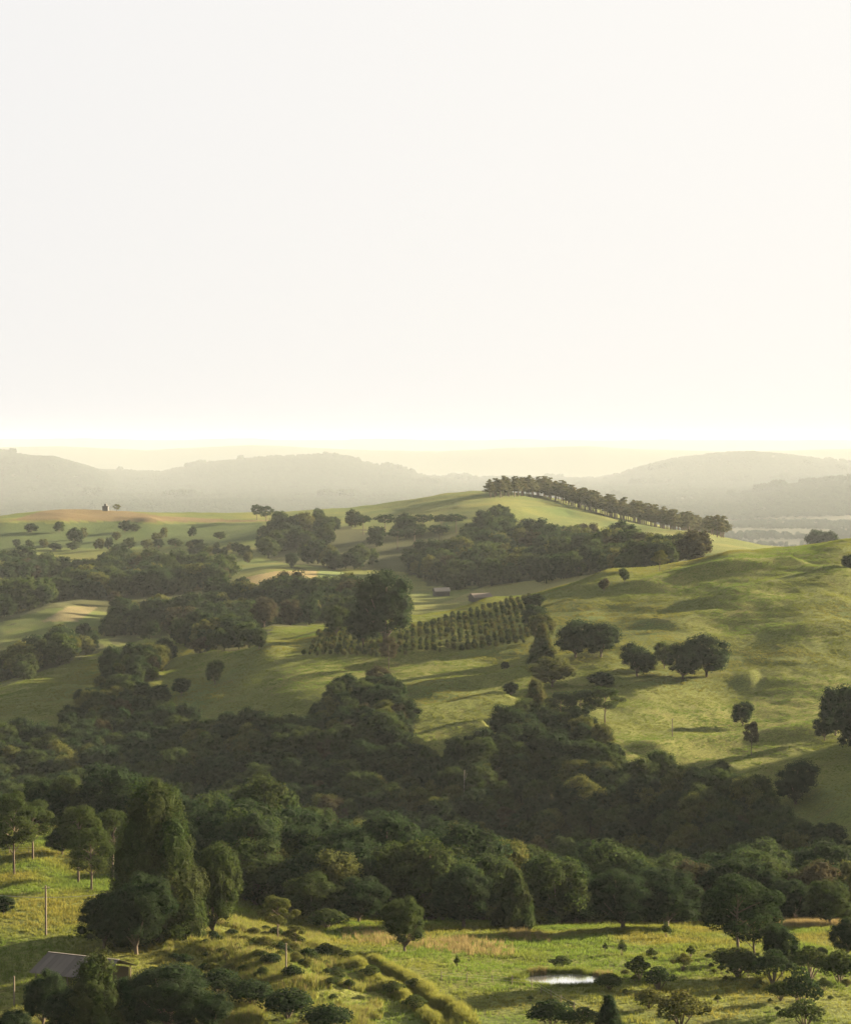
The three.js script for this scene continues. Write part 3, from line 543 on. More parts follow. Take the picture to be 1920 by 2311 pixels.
// bushes of the meadow
let bi = 0;
for (const [px, py, hp, wp, mat, lab] of [
  [1512, 2005, 60, 110, M.leafDark, 'dense bush round the foot of the large open tree'],
  [1585, 2020, 70, 90, M.leafDark, 'dense bush right of the large open tree'],
  [1660, 2010, 70, 90, M.leaf, 'loose bush near the right edge of the meadow'],
  [1720, 2020, 70, 80, M.leaf, 'loose bush against the right edge'],
  [1688, 2040, 30, 36, M.leafDark, 'small dense bush at the right of the meadow'],
  [1640, 2085, 95, 80, M.leafDark, 'upright brownish bush at the lower right'],
  [1600, 2060, 40, 60, M.leafDark, 'low bush left of the upright brownish bush'],
  [1650, 2120, 60, 90, M.leaf, 'bush at the bottom edge far right'],
  [1395, 2110, 80, 110, M.leafYellow, 'yellowish bush at the bottom edge right of centre'],
  [1330, 2070, 40, 70, M.leafYellow, 'yellowish bush above the bottom edge clump'],
  [1310, 2010, 50, 60, M.leaf, 'bush on the right bank of the pond'],
  [1350, 2030, 50, 70, M.leafDark, 'bush right of the pond bank'],
  [1250, 2030, 34, 60, M.leaf, 'low bush right at the end of the pond'],
  [1480, 1980, 36, 50, M.leaf, 'small bush left of the large open tree'],
  [1400, 1990, 36, 40, M.leafYellow, 'small thin bush in the meadow before the large open tree'],
  [1130, 2115, 60, 100, M.leafDark, 'bush at the bottom edge right of the ditch'],
  [1195, 2115, 48, 80, M.leafDark, 'bush beside the small bottom edge conifer'],
  [1150, 1985, 26, 50, M.leaf, 'low bush on the far bank of the pond'],
  [672, 1905, 40, 85, M.leaf, 'flat topped bush along the wood edge'],
  [450, 2050, 60, 90, M.leafDark, 'dark bush of the shaded hedge, upper end'],
  [515, 2075, 60, 100, M.leafDark, 'dark bush of the shaded hedge, second down'],
  [590, 2095, 62, 110, M.leafDark, 'dark bush of the shaded hedge, third down'],
  [670, 2125, 60, 110, M.leafDark, 'dark bush of the shaded hedge, lower end'],
  [380, 2030, 50, 80, M.leafDark, 'dark bush between the wide tree and the hedge'],
  [1108, 1900, 34, 60, M.leafYellow, 'yellowish bush at the wood edge past the cone shaped tree'],
]) T('bush', bi % 3 && px > 900 ? 'openShrub' : 'shrub', bi++, mat === M.leafDark && bi % 2 && px > 1250 ? M.leaf : mat, px, py, hp, wp, lab, 'bush', { z0: 150, group: 'bushes of the meadow' });
for (const [px, py, hp, wp, lab] of [[668, 1962, 22, 40, 'first dark bush on the left ditch bank'], [712, 1982, 22, 38, 'second dark bush down the left ditch bank'], [760, 2012, 26, 44, 'third dark bush down the left ditch bank'], [805, 2045, 28, 50, 'fourth dark bush down the left ditch bank'], [850, 2078, 30, 54, 'lowest dark bush on the left ditch bank'], [850, 2030, 24, 44, 'dark bush inside the ditch'], [640, 1985, 22, 36, 'round dark bush left of the upper ditch'], [690, 2025, 26, 40, 'round dark bush left of the middle ditch']])
  T('bush', 'openShrub', bi++, M.leaf, px, py, hp, wp, lab.replace('dark ', 'green '), 'bush', { group: 'bushes of the ditch' });
T('small_conifer', 'conifer', 0, M.leafDark, 1248, 2112, 70, 60, 'small dark conifer at the bottom edge right of the ditch', 'conifer');
for (const [px, py, hp, wp, lab] of [[1275, 1958, 34, 20, 'thin young tree alone in the far meadow'], [1240, 1950, 20, 14, 'tiny sapling left of the thin young tree'], [937, 1985, 22, 14, 'small sapling below the lone meadow tree'], [1415, 1965, 26, 22, 'pale sapling before the wood edge'], [1365, 1925, 36, 20, 'slim sapling at the wood edge right of centre']])
  T('young_tree', 'openShrub', bi++, M.leaf, px, py, hp, wp, lab, 'sapling', { z0: 300, group: 'saplings of the meadow' });

// ---------------------------------------------------------------- single trees, hills
for (const [sp, k, mat, px, py, hp, wp, lab, z0] of [
  ['dome', 4, M.leafDark, 790, 1335, 160, 118, 'very tall leafy tree rising out of the young plantation', 780],
  ['dome', 1, M.leafDark, 745, 1330, 90, 80, 'dark tree left of the very tall plantation tree', 780],
  ['dome', 2, M.leaf, 690, 1310, 62, 60, 'tree at the upper left corner of the young plantation', 780],
  ['gum', 0, M.leafBrown, 797, 1365, 66, 40, 'drooping brownish tree at the lower edge of the plantation', 780],
  ['dome', 3, M.leaf, 441, 1398, 50, 40, 'lone round tree on the shaded left slope', 780],
  ['dome', 4, M.leafDark, 372, 1432, 38, 38, 'small dark tree below the lone round slope tree', 780],
  ['dome', 5, M.leafDark, 325, 1460, 50, 54, 'dark tree at the top of the valley wood on the left', 780],
  ['dome', 0, M.leaf, 532, 1332, 44, 32, 'small tree on the lit crest of the left slope', 780],
  ['dome', 1, M.leafBrown, 542, 1292, 64, 58, 'brown domed tree behind the lit crest', 1000],
  ['dome', 2, M.leafYellow, 632, 1278, 50, 46, 'yellowish domed tree behind the lit crest', 1000],
  ['dome', 3, M.leaf, 596, 1280, 40, 38, 'greener round tree between the brown and yellowish domed trees', 1000],
  ['gum', 1, M.leaf, 470, 1330, 66, 60, 'open tree group leader on the lit crest', 780],
  ['dome', 4, M.leaf, 420, 1315, 46, 50, 'round tree on the crest left of the open tree', 780],
  ['park', 0, M.leafDark, 1180, 1354, 78, 88, 'dark spreading tree, left half of the wide pair on the right hill', 700],
  ['park', 1, M.leafDark, 1232, 1354, 70, 80, 'dark spreading tree, right half of the wide pair on the right hill', 700],
  ['dome', 2, M.leafDark, 1306, 1390, 70, 76, 'dark round tree alone in the middle of the hill pasture', 700],
  ['dome', 3, M.leaf, 1362, 1376, 54, 44, 'paler tree just behind the dark pasture trees', 700],
  ['park', 0, M.leafDark, 1400, 1404, 72, 76, 'dark tree with stems showing, left of the pasture group', 700],
  ['park', 1, M.leafDark, 1448, 1400, 88, 104, 'largest dark tree of the pasture group, stems showing', 700],
  ['conifer', 0, M.leafYellow, 1112, 1345, 66, 52, 'pale green lumpy conifer at the plantation corner', 700],
  ['conifer', 1, M.leaf, 1110, 1366, 58, 58, 'darker lumpy conifer in front of the pale one', 700],
  ['dome', 0, M.leafYellow, 1132, 1412, 62, 88, 'yellowish spreading tree below the lumpy conifers', 700],
  ['dome', 1, M.leafDark, 1232, 1412, 34, 56, 'low flat dark tree in the sunlit pasture', 700],
  ['dome', 2, M.leafDark, 1047, 1434, 30, 34, 'small very dark round tree left of the gully', 700],
  ['dome', 3, M.leafDark, 1035, 1386, 18, 18, 'tiny dark bush on the lit terrace', 700],
  ['conifer', 1, M.leafYellow, 1098, 1468, 74, 60, 'pale feathery tree in the gully', 700],
  ['gum', 0, M.leafDark, 1150, 1490, 72, 66, 'bare stemmed tree in the gully row, left one', 680],
  ['gum', 1, M.leafDark, 1190, 1490, 72, 66, 'bare stemmed tree in the gully row, middle one', 680],
  ['gum', 2, M.leaf, 1240, 1490, 78, 80, 'bare stemmed tree in the gully row, right one with wide crown', 680],
  ['dome', 4, M.leafDark, 1098, 1300, 60, 62, 'dark tree at the upper right corner of the plantation', 780],
  ['dome', 5, M.leafYellow, 1112, 1310, 54, 56, 'sunlit tree at the right edge of the plantation', 780],
  ['dome', 2, M.leafDark, 1095, 1250, 32, 50, 'dark clump of a tree at the top of the plantation rows', 800],
  ['dome', 0, M.leaf, 1280, 1200, 30, 24, 'small round tree high on the right hill', 800],
  ['gum', 3, M.leafDark, 1186, 1186, 28, 14, 'narrow upright tree on the ridge of the right hill', 800],
  ['dome', 2, M.leafBrown, 1238, 1213, 26, 24, 'thin brownish tree below the ridge of the right hill', 800],
  ['gum', 0, M.leafYellow, 1352, 1172, 42, 34, 'pale round headed tree on the skyline of the right hill', 800],
  ['dome', 3, M.leafDark, 1522, 1492, 50, 48, 'small round tree on the lower right pasture', 640],
  ['gum', 1, M.leafBrown, 1540, 1556, 70, 36, 'spindly tree below the small round pasture tree', 600],
  ['dome', 4, M.leafDark, 1712, 1520, 100, 74, 'dark tree of the right edge clump, inner one', 640],
  ['dome', 5, M.leafDark, 1748, 1560, 150, 90, 'tall dark tree of the right edge clump', 620],
  ['dome', 0, M.leafDark, 1630, 1655, 92, 96, 'dark tree on the lower pasture beside the bank', 560],
  ['dome', 1, M.leafDark, 1690, 1530, 60, 50, 'lower dark tree at the left foot of the right edge clump', 640],
  ['dome', 1, M.leafDark, 1742, 1170, 34, 40, 'dark tree cut by the right edge near the hilltop', 800],
  ['domeFar', 0, M.leafDark, 1672, 1112, 42, 44, 'hazy tree just behind the hilltop, left of two', 1200],
  ['domeFar', 1, M.leafDark, 1702, 1114, 42, 44, 'hazy tree just behind the hilltop, right of two', 1200],
  ['gumFar', 0, M.leafDark, 527, 1070, 32, 26, 'skyline tree on the plateau, left of three', 2000],
  ['gumFar', 1, M.leafDark, 546, 1070, 32, 32, 'skyline tree on the plateau, middle of three', 2000],
  ['domeFar', 2, M.leafDark, 570, 1070, 22, 24, 'low skyline tree on the plateau, right of three', 2000],
  ['gumFar', 1, M.leafYellow, 240, 1050, 16, 16, 'tiny pale tree on the brown dome', 2200],
  ['domeFar', 3, M.leafDark, 155, 1116, 36, 34, 'round tree alone on the far green plateau slope', 1800],
  ['domeFar', 0, M.leafYellow, 240, 1108, 18, 20, 'pale little tree on the plateau slope', 1800],
  ['domeFar', 1, M.leafYellow, 322, 1112, 18, 26, 'low bright tree on the plateau slope', 1800],
  ['gumFar', 0, M.leafDark, 640, 1212, 22, 18, 'small tree standing in the tan field', 1300],
]) T('hill_tree', sp, k, mat, px, py, hp, wp, lab, 'tree', { z0 });
{
  const r = rngOf(71), spots = [];
  for (let i = 0; i < 15; i++) spots.push([lerp(10, 500, (i + r()) / 15), 1126 + 8 * (r() - 0.5), 'along the foot of the plateau slope']);
  for (let i = 0; i < 9; i++) spots.push([lerp(400, 520, (i + r()) / 9), lerp(1130, 1160, r()), 'just above the tan field']);
  for (let i = 0; i < 8; i++) spots.push([lerp(30, 500, (i + r()) / 8), lerp(1085, 1112, r()), 'scattered on the plateau slope']);
  spots.forEach(([px, py, where], i) => T('slope_tree', 'domeFar', i, [M.leafDark, M.leaf, M.leafYellow][i % 3], px, py, 12 + 16 * r(), 14 + 18 * r(), `${['dark', 'green', 'pale'][i % 3]} small hazy tree ${where}, ${px < 170 ? 'left part' : px < 340 ? 'middle part' : 'right part'}`, 'tree', { z0: 1500, group: 'small trees of the plateau slope' }));
}
for (const [px, py, hp, wp, i] of [[745, 1098, 40, 34, 0], [790, 1102, 44, 40, 1], [830, 1104, 42, 40, 2], [868, 1102, 42, 40, 3], [905, 1100, 42, 38, 4], [935, 1098, 40, 36, 5], [850, 1125, 44, 44, 6], [900, 1122, 44, 42, 7], [815, 1130, 44, 42, 8]])
  T('umbrella_pine', 'umbrella', i, M.leafDark, px, py, hp, wp, i < 6 ? `flat topped umbrella pine, ${nth(i + 1)} from the left in the upper row on the knoll` : `flat topped umbrella pine, ${['left', 'right', 'leftmost'][i - 6]} in the lower row on the knoll`, 'umbrella pine', { z0: 1400, group: 'umbrella pines of the knoll' });

// the pine plantation along the far hill crest
{
  const r = rngOf(44), path = [[1005, 1020], [1040, 1017], [1100, 1017], [1150, 1030], [1200, 1048], [1250, 1062], [1300, 1073], [1360, 1086], [1420, 1096], [1480, 1104]];
  let n = 0;
  for (let row = 0; row < 5; row++) for (let i = 0; i < 58; i++) {
    const f = (i + 0.7 * r()) / 58, px = lerp(1004, 1486, f), a = poly(path, px) + (row ? 0 : 1);
    if (row > 1 && px < 1060 && r() < 0.4) continue;
    const base = spot(px, Math.max(a, 1020), 1950), Z = base[1] + row * 14 + r() * 9, x = base[0] / base[1] * Z + (r() - 0.5) * 4;
    const h = 18.5 * (0.68 + 0.55 * r()) * (px < 1030 ? 0.85 : 1), w = h * (1.7 + 0.6 * r());
    const o = treeThing('pine_tree', SPECIES.pine[n++ % 3], M.leafPine, x, Z, h, w);
    tag(o, row ? `slender pine behind the front row of the crest plantation, ${['left end', 'left half', 'right half', 'lower right end'][Math.min(3, Math.floor(f * 4))]}` : `bare stemmed front row pine of the crest plantation, ${nth(i + 1)} from its left end`, 'pine tree', row ? 'rear rows of the crest pines' : 'front row of the crest pines');
  }
}
// the young plantation rows on the near hill
{
  const r = rngOf(45), list = [];
  for (let Z = 850; Z < 1045; Z += 5.0) for (let x = -50; x < 52; x += 2.8) {
    const X = x + (r() - 0.5) * 0.7, ZZ = Z + 0.25 * x + (r() - 0.5) * 0.8, y = groundY(X, ZZ, false), { px, py } = planOf(X, y, ZZ);
    if (!inPoly(PLANT_A, px, py) && !inPoly(PLANT_B, px, py)) continue;
    if (r() < 0.08) continue;
    const h = 2.3 * (0.6 + 0.8 * r()); list.push({ x: X, y, Z: ZZ, h, w: h * 1.15, v: r(), c: r(), a: r() * 6.28 });
  }
  list.sort((a, b) => b.h / b.Z - a.h / a.Z);
  for (const t of list.slice(0, 300)) tag(treeThing('plantation_sapling', SPECIES.sapling[Math.floor(t.v * 3)], t.c < 0.6 ? M.leaf : M.leafYellow, t.x, t.Z, t.h, t.w, { y: t.y, turn: t.a }), `${t.h > 2.4 ? 'taller' : 'shorter'} ${t.c < 0.6 ? 'green' : 'yellowish'} sapling of the young plantation, ${t.x < -18 ? 'left block' : t.x < 8 ? 'middle rows' : 'right rows'}, ${t.Z < 905 ? 'lower edge' : t.Z < 955 ? 'mid slope' : 'upper rows'}`, 'sapling', 'saplings of the young plantation');
  massOf('sapling_rows', 'remaining small saplings of the young plantation', 'saplings', list.slice(300), SPECIES.sapling, t => t.c < 0.6 ? M.leaf : M.leafYellow);
}

// ---------------------------------------------------------------- grass and ground cover
function tuft(seed, blades, spread, width, lean) {
  const r = rngOf(seed), pos = [], col = [];
  for (let i = 0; i < blades; i++) {
    const a = r() * 6.28, d = spread * Math.sqrt(r()), x = Math.cos(a) * d, z = Math.sin(a) * d, b = r() * 6.28, h = 0.55 + 0.6 * r(), lx = Math.cos(a) * lean * (0.3 + r()) + 0.15 * (r() - 0.5), lz = Math.sin(a) * lean * (0.3 + r()) + 0.15 * (r() - 0.5), wx = Math.cos(b) * width, wz = Math.sin(b) * width;
    pos.push(x - wx, -0.08, z - wz, x + wx, -0.08, z + wz, x + lx, h, z + lz);
    const c = 0.75 + 0.5 * r(); for (let k = 0; k < 3; k++) col.push(c * (0.92 + 0.16 * r()), c, c * 0.95);
  }
  const g = new THREE.BufferGeometry(); g.setAttribute('position', new THREE.Float32BufferAttribute(pos, 3)); g.setAttribute('color', new THREE.Float32BufferAttribute(col, 3)); g.computeVertexNormals(); return g;
}
function spread(name, label, geo, mat, pts) {
  const im = new THREE.InstancedMesh(geo, mat, pts.length), m4 = new THREE.Matrix4(), q = new THREE.Quaternion(), up = new THREE.Vector3(0, 1, 0), c = new THREE.Color();
  pts.forEach(([x, y, Z, w, h, a, b, gr], i) => { m4.compose(new THREE.Vector3(x, y, -Z), q.setFromAxisAngle(up, a), new THREE.Vector3(w, h, w)); im.setMatrixAt(i, m4); im.setColorAt(i, c.setRGB(b * (1 - 0.35 * gr), b, b * (1 - 0.2 * gr))); });
  im.castShadow = im.receiveShadow = true; im.name = name; tag(im, label, 'grass', null, 'stuff'); scene.add(im);
}
const inPond = (x, Z) => ((x - POND[0]) / POND.r[0]) ** 2 + ((Z - POND[1]) / POND.r[1]) ** 2 < 1.7;
{
  const r = rngOf(61), meadow = [], hill = [], tall = [], dry = [];
  for (let i = 0; i < 90000; i++) { // foreground meadow and paddock
    const Z = 262 + 190 * Math.sqrt(r()) , x = (r() * 2 - 1) * 0.215 * Z; if (inPond(x, Z)) continue;
    const y = groundY(x, Z), { px } = planOf(x, y, Z); if (Z > poly(NEAR_EDGE, px) + 6) continue;
    const n = fbm(x / 5, Z / 5, 3), s = 0.32 + 0.55 * clamp(0.5 + n, 0, 1) * r();
    meadow.push([x, y, Z, s * 1.3, s * (0.7 + 0.5 * r()), r() * 6.28, 0.75 + 0.5 * r(), clamp(0.5 + 1.6 * fbm(x / 12, Z / 12, 2), 0, 1)]);
  }
  for (let i = 0; i < 190000; i++) { // hill pastures
    const Z = 600 * Math.pow(1150 / 600, Math.sqrt(r())), x = (r() * 2 - 1) * 0.21 * Z, y = groundY(x, Z); if (wooded(x, y, Z)) continue;
    const n = fbm(x / 8, Z / 5, 3); if (n < -0.12 && r() < 0.6) continue;
    const s = 0.42 + 0.45 * clamp(0.5 + n, 0, 1) * r(); hill.push([x, y, Z, s * 1.5, s * 0.36, r() * 6.28, 0.85 + 0.25 * r(), clamp(0.45 + 1.6 * fbm(x / 45, Z / 45, 2), 0, 1)]);
  }
  // tall grass along the ditch banks and over the shrubby bank
  const banks = FEATURES.slice(19, 21), bank = FEATURES[22];
  for (const f of banks) for (let i = 0; i < 5200; i++) { const t = r() * (f.p.length - 1), k = Math.min(Math.floor(t), f.p.length - 2), u = t - k, x = lerp(f.p[k][0], f.p[k + 1][0], u) + (r() + r() - 1) * 2.2, Z = lerp(f.p[k][1], f.p[k + 1][1], u) + (r() + r() - 1) * 2.2, q = 0.35 + 0.75 * clamp(0.5 + 1.3 * fbm(x / 2.6, Z / 2.6, 2), 0, 1); tall.push([x, groundY(x, Z), Z, 0.7 * q, 0.85 * q * (0.5 + 0.9 * r()), r() * 6.28, 0.8 + 0.4 * r(), 0.3 * r()]); }
  for (let i = 0; i < 26000; i++) { const Z = lerp(280, 362, r()), x = lerp(-0.118, -0.02, r()) * Z, y = groundY(x, Z), { px, py } = planOf(x, y, Z); if (px > 690 + (py - 1950) * 1.1 || px < 370 + 120 * fbm(x / 5, Z / 5, 3)) continue; if (fbm(x / 6, Z / 6, 3) < -0.12) continue; const q = 0.5 + 0.9 * r(); (r() < 0.25 ? dry : tall).push([x, y, Z, 0.7 * q, 0.85 * q, r() * 6.28, 0.7 + 0.5 * r(), 0.5 * r()]); }
  for (const [ax, ay, bx, by, n, sp] of [[890, 1938, 1010, 1948, 420, 8], [1050, 1910, 1100, 1925, 200, 6], [1540, 1900, 1720, 1898, 1800, 8], [740, 1915, 830, 1935, 220, 8], [1090, 2003, 1120, 2006, 200, 1.5], [1215, 2015, 1240, 2004, 400, 2]]) for (let i = 0; i < n; i++) { const u = r(), [x0, z0] = spot(lerp(ax, bx, u), lerp(ay, by, u)), x = x0 + (r() - 0.5) * sp, Z = z0 + (r() - 0.5) * sp * 2; if (inPond(x, Z)) continue; const q = 0.5 + 0.7 * r(); dry.push([x, groundY(x, Z), Z, 0.7 * q, 1.0 * q, r() * 6.28, 0.75 + 0.5 * r(), 0]); }
  for (let i = 0; i < 1500; i++) { const a = r() * 6.28, k = 1.25 + 0.5 * r(), x = POND[0] + Math.cos(a) * POND.r[0] * k, Z = POND[1] + Math.sin(a) * POND.r[1] * k * 1.15, q = 0.4 + 0.6 * r() * (a < Math.PI ? 1.6 : 0.5); tall.push([x, groundY(x, Z), Z, 0.6 * q, 0.9 * q, r() * 6.28, 0.6 + 0.5 * r(), 0.6]); }
  spread('meadow_grass', 'short uneven grass of the foreground meadow', tuft(1, 12, 0.42, 0.06, 0.3), M.grass, meadow);
  spread('pasture_grass', 'tussocky grass of the hill pastures', tuft(2, 10, 0.55, 0.13, 0.35), M.grass, hill);
  spread('bank_grass', 'tall bright grass on the ditch banks', tuft(3, 18, 0.4, 0.045, 0.4), M.grassTall, tall);
  spread('dry_grass', 'dry reddish grass patches', tuft(4, 16, 0.4, 0.04, 0.3), M.grassDry, dry);
}
{ // undergrowth along the edge of the near wood
  const r = rngOf(64);
  for (let px = 470; px < 1760; px += 11 + 9 * r()) {
    const { s } = planDir(px, 1900), Z = poly(NEAR_EDGE, px) - 1 + 5 * r(), x = s * Z, h = 2.2 + 2.4 * r() * r();
    const mat = [M.leaf, M.leafDark, M.leafYellow, M.leafDark][Math.floor(r() * 4)];
    const o = treeThing('edge_bush', SPECIES.shrub[Math.floor(r() * 3)], mat, x, Z, h * 1.2, h * (1.3 + 0.5 * r()));
    tag(o, `${h > 3 ? 'tall' : 'low'} ${mat === M.leaf ? 'green' : mat === M.leafDark ? 'dark' : 'yellowish'} bush at the wood edge ${px < 640 ? 'right of the conifers' : px < 760 ? 'left of the lone meadow tree' : px < 930 ? 'behind the lone meadow tree' : px < 1120 ? 'under the large edge trees' : px < 1260 ? 'straight beyond the pond' : px < 1420 ? 'under the paired domed trees' : px < 1560 ? 'behind the open crowned tree' : 'behind the dry grass strip'}`, 'bush', 'bushes of the wood edge');
  }
}
{ // scrub of the bank above the ditch: small bushes one could count
  const r = rngOf(63); let n = 0;
  for (let i = 0; i < 400 && n < 90; i++) {
    const px = lerp(350, 720, r()), py = lerp(1910, 2070, r()); if (px > 660 + (py - 1950) * 0.9 || py > 2010 + (px - 430) * 0.2) continue;
    const [x, Z] = spot(px, py), h = 0.9 + 1.5 * r() * r(), mat = [M.leaf, M.leafYellow, M.leafDark][Math.floor(r() * 3)]; n++;
    tag(treeThing('scrub_bush', SPECIES.shrub[n % 3], mat, x, Z, h, h * (1.1 + 0.6 * r())), `${h > 1.5 ? 'larger' : 'small'} ${mat === M.leaf ? 'green' : mat === M.leafDark ? 'dark' : 'yellowish'} scrub bush on the grassy bank, ${px < 470 ? 'below the conifers' : px < 570 ? 'left of the wooden post' : 'between wooden post and ditch'}, ${py < 1960 ? 'upper part' : 'lower part'}`, 'bush', 'scrub bushes of the bank');
  }
  for (let i = 0; i < 44; i++) {
    const px = lerp(1080, 1740, r()), py = lerp(1960, 2095, Math.pow(r(), 0.8)); if (Math.abs(px - 1160) < 90 && Math.abs(py - 2013) < 28) continue; if (r() > sstep(1050, 1500, px) + 0.25) continue;
    const [x, Z] = spot(px, py), h = 0.7 + 1.3 * r() * r();
    const where = `${px < 1260 ? 'round the pond' : px < 1450 ? 'right of the pond' : 'near the right edge'}, ${py < 2000 ? 'far part' : py < 2050 ? 'middle part' : 'near part'}`;
    tag(treeThing('scrub_bush', SPECIES[i % 2 ? 'shrub' : 'openShrub'][i % 2], r() < 0.5 ? M.leaf : M.leafYellow, x, Z, h, h * (1.1 + 0.5 * r())), `${i % 2 ? 'rounded' : 'loose open'} little scrub bush on the meadow ${where}`, 'bush', 'scrub bushes of the meadow');
  }
}

// ---------------------------------------------------------------- built things
const box = (w, h, d, x = 0, y = 0, z = 0) => new THREE.BoxGeometry(w, h, d).translate(x, y, z);
function base(name, x, y, Z, turn = 0) { const g = new THREE.Group(); g.name = numbered(name); g.position.set(x, y, -Z); g.rotation.y = turn; scene.add(g); return g; }
{ // the shed: long gable roof of corrugated sheets on posts, open front
  const [x, Z] = spot(172, 2022, 150), y = groundY(x, Z, false), L = 10.5, D = 8.4, H = 2.3, R = 1.8;
  const g = base('farm_shed', x, y, Z, -0.42);
  const slope = Math.hypot(D / 2 + 0.5, R), ang = Math.atan2(R, D / 2 + 0.5), n = 14, sw = (L + 1) / n;
  const prof = []; for (let i = 0; i <= 18; i++) prof.push([(i / 18 - 0.5) * (sw + 0.06), 0.035 * Math.cos(i * 2.1)]);
  const sheet = (() => { const pos = [], idx = []; for (const side of [0, 1]) for (const [a, b] of prof) for (const e of [0, 1]) pos.push(a, b + side * 0.02, e * slope); const m = prof.length; for (const side of [0, 1]) for (let i = 0; i + 1 < m; i++) { const A = side * m * 2 + i * 2; idx.push(A, A + 1, A + 2, A + 1, A + 3, A + 2); } const q = new THREE.BufferGeometry(); q.setAttribute('position', new THREE.Float32BufferAttribute(pos, 3)); q.setIndex(idx); q.computeVertexNormals(); return q; })();
  const tones = [0.9, 1, 1.1].map(t => { const m = M.roof.clone(); m.color.multiplyScalar(t); m.side = THREE.DoubleSide; return m; });
  const rt = rngOf(9);
  for (const s of [1, -1]) for (let i = 0; i < n; i++) { const p = mesh('roof_sheet', sheet, tones[Math.floor(rt() * 3)], g); p.position.set(-L / 2 - 0.5 + sw * (i + 0.5), H + R + 0.012 * (i % 2), 0); p.rotation.set(ang, s > 0 ? 0 : Math.PI, 0, 'YXZ'); }
  mesh('ridge_cap', box(L + 1.1, 0.06, 0.34, 0, H + R + 0.07, 0), M.roof, g);
  for (const sx of [-1, -0.5, 0, 0.5, 1]) for (const sz of [1, -1]) mesh('post', new THREE.CylinderGeometry(0.09, 0.11, H + 0.6, 8).translate(sx * (L / 2 - 0.2), (H - 0.6) / 2 + 0.1, sz * (D / 2 - 0.15)), M.post, g);
  mesh('back_wall', box(L - 0.6, H - 0.1, 0.08, 0, H / 2, -D / 2 + 0.35), M.post, g);
  mesh('beam', box(L, 0.18, 0.14, 0, H - 0.05, D / 2 - 0.15), M.post, g);
  tag(g, 'long farm shed with pale corrugated gable roof among trees at lower left', 'shed');
}
function house(name, px, py, z0, L, D, H, R, roof, turn, label, wallMat = M.plaster) {
  const [x, Z] = spot(px, py, z0), g = base(name, x, groundY(x, Z, false) - 0.2, Z, turn);
  const sh = new THREE.Shape([[-D / 2, 0], [D / 2, 0], [D / 2, H], [0, H + R], [-D / 2, H]].map(p => new THREE.Vector2(...p)));
  mesh('wall', new THREE.ExtrudeGeometry(sh, { depth: L, bevelEnabled: false }).translate(0, 0, -L / 2).rotateY(Math.PI / 2), wallMat, g);
  const sl = Math.hypot(D / 2 + 0.6, R * (D / 2 + 0.6) / (D / 2)), an = Math.atan2(R, D / 2);
  for (const s of [1, -1]) { const p = mesh('roof', box(L + 1, 0.16, sl, 0, 0.1, sl / 2), roof, g); p.position.set(0, H + R + 0.03, 0); p.rotation.set(an, s > 0 ? 0 : Math.PI, 0, 'YXZ'); }
  for (const wx of [-0.3, 0.05, 0.35]) mesh('window', box(1.1, 1.1, 0.08, wx * L, H * 0.58, D / 2 + 0.03), M.dark, g);
  mesh('door', box(0.95, 2.0, 0.08, -0.12 * L, 1.0, D / 2 + 0.03), M.dark, g);
  return tag(g, label, 'house');
}
house('farm_house', 376, 1196, 1250, 12, 7, 3.2, 2.0, M.clay, 0.35, 'small white house with orange tiled roof among trees on the left');
house('farm_house', 905, 1226, 1150, 9, 6, 3.4, 1.8, M.greyRoof, 0.25, 'dull grey house gable beyond the ridge, left of two', M.wallDull);
house('farm_house', 985, 1232, 1150, 12, 7, 2.6, 2.0, M.clayDull, 0.5, 'low dull roofed house beyond the ridge, right of two', M.wallDull);
{ // the little tank hut on the brown dome
  const [x, Z] = spot(217, 1048, 2200), g = base('tank_hut', x, groundY(x, Z, false) - 0.5, Z);
  mesh('wall', box(6, 5, 5, 0, 2.5, 0), M.dark, g); mesh('roof', box(7, 0.5, 6, 0, 5.3, 0), M.dark, g); mesh('tank', new THREE.CylinderGeometry(1.6, 1.6, 2.2, 14).translate(0, 6.65, 0), M.dark, g);
  tag(g, 'tiny dark hut on top of the brown dome on the skyline', 'hut');
}
function pole(name, px, py, h, rad, label, arm, z0 = 150) {
  const [x, Z] = spot(px, py, z0), g = base(name, x, groundY(x, Z, false), Z, 0.3);
  mesh('post', new THREE.CylinderGeometry(rad * 0.75, rad, h + 0.6, 9).translate(0, h / 2 - 0.3, 0), M.post, g);
  if (arm) { mesh('crossarm', box(1.1, 0.12, 0.1, 0, h - 0.35, rad + 0.02), M.post, g); for (const sx of [-0.45, 0.45]) mesh('insulator', new THREE.LatheGeometry([[0, 0], [0.05, 0.02], [0.035, 0.09], [0.05, 0.14], [0, 0.18]].map(p => new THREE.Vector2(...p)), 8).translate(sx, h - 0.29, rad + 0.02), M.plaster, g); }
  tag(g, label, 'pole'); return [x, groundY(x, Z, false) + h, Z];
}
pole('utility_pole', 95, 1918, 7.6, 0.17, 'tall wooden utility pole in the left paddock', true, 300);
pole('wooden_post', 30, 2062, 4.0, 0.14, 'short dark post at the left edge below the shed', false);
pole('wooden_post', 587, 2040, 5.0, 0.13, 'wooden post standing in the scrubby bank', false);
pole('utility_pole', 1378, 1532, 6.0, 0.16, 'thin far pole at the foot of the hill pasture', true, 600);
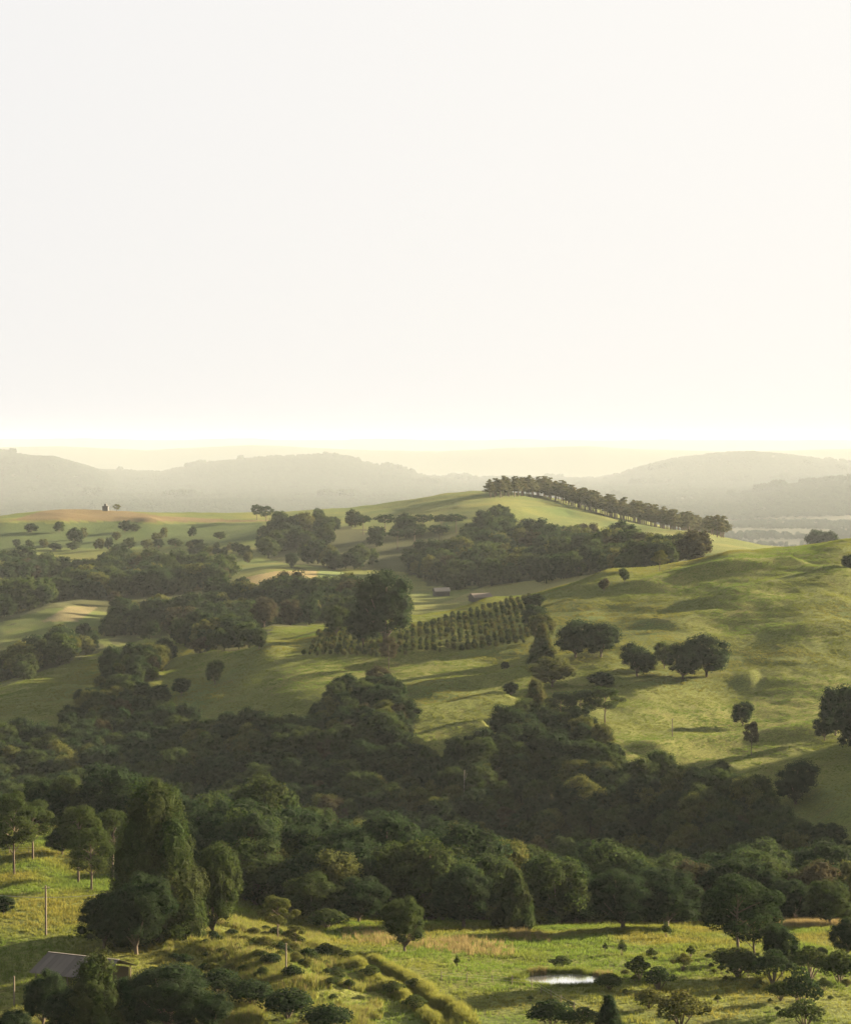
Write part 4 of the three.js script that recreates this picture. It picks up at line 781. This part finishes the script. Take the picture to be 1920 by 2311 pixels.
{ // sagging wire across the paddock, on two poles out of sight
  const a = spot(-40, 1880, 300), b = spot(250, 1880, 300), pts = [];
  for (let i = 0; i <= 24; i++) { const u = i / 24; pts.push(new THREE.Vector3(lerp(a[0], b[0], u), lerp(groundY(...a) + 3.6, groundY(...b) + 3.8, u) - 5.2 * u * (1 - u) * 0.6, -lerp(a[1], b[1], u))); }
  scene.add(tag(mesh('overhead_wire', new THREE.TubeGeometry(new THREE.CatmullRomCurve3(pts), 60, 0.04, 5), M.wire), 'sagging wire crossing the left paddock by the pole', 'wire'));
}
{ // bleached dead trunk in the valley wood
  const [x, Z] = spot(951, 1662, 600), g = base('dead_tree', x, groundY(x, Z, false), Z);
  mesh('trunk', limb([[0, -0.5, 0], [0.1, 6, 0], [0.2, 11.5, 0.1]], 0.18, 0.06, 7), M.barkPale, g);
  mesh('branch', limb([[0.1, 7.5, 0], [0.7, 9.4, 0.2], [0.9, 10.6, 0.3]], 0.06, 0.02, 5), M.barkPale, g);
  tag(g, 'bleached bare dead trunk rising out of the valley wood', 'dead tree');
}
{ // fences: each post a thing
  const fr = rngOf(15);
  const fence = (pts, step, label, group, z0) => {
    const p = pts.map(([a, b]) => spot(a, b, z0)), tops = [];
    for (let i = 0; i + 1 < p.length; i++) {
      const d = Math.hypot(p[i + 1][0] - p[i][0], p[i + 1][1] - p[i][1]), n = Math.max(1, Math.round(d / step));
      for (let k = 0; k < n + (i + 2 === p.length ? 1 : 0); k++) {
        const u = k / n, x = lerp(p[i][0], p[i + 1][0], u), Z = lerp(p[i][1], p[i + 1][1], u), y = groundY(x, Z, false), h = 1.25 + 0.25 * fr();
        const m = mesh(numbered('fence_post'), new THREE.CylinderGeometry(0.055, 0.07, h + 0.4, 7).translate(0, h / 2 - 0.2, 0), M.post); m.position.set(x, y, -Z); m.rotation.z = 0.08 * (fr() - 0.5); scene.add(tag(m, label, 'fence post', group)); tops.push(new THREE.Vector3(x, y + 1.05, -Z));
      }
    }
    for (const dy of [0, -0.4]) scene.add(tag(mesh(numbered('fence_wire'), new THREE.TubeGeometry(new THREE.CatmullRomCurve3(tops.map(v => v.clone().setY(v.y + dy))), tops.length * 4, 0.012, 4), M.wire), dy ? `lower wire strand of the ${group}` : `upper wire strand of the ${group}`, 'wire'));
  };
  fence([[905, 2010], [1010, 2020], [1090, 2032], [1150, 2065], [1235, 2100]], 4.5, 'thin wooden fence post running across the meadow', 'meadow fence', 150);
  fence([[-20, 1752], [60, 1750], [120, 1751], [230, 1756]], 3.6, 'thin wooden fence post at the foot of the bright paddock', 'paddock fence', 300);
}
renderer.render(scene, camera);
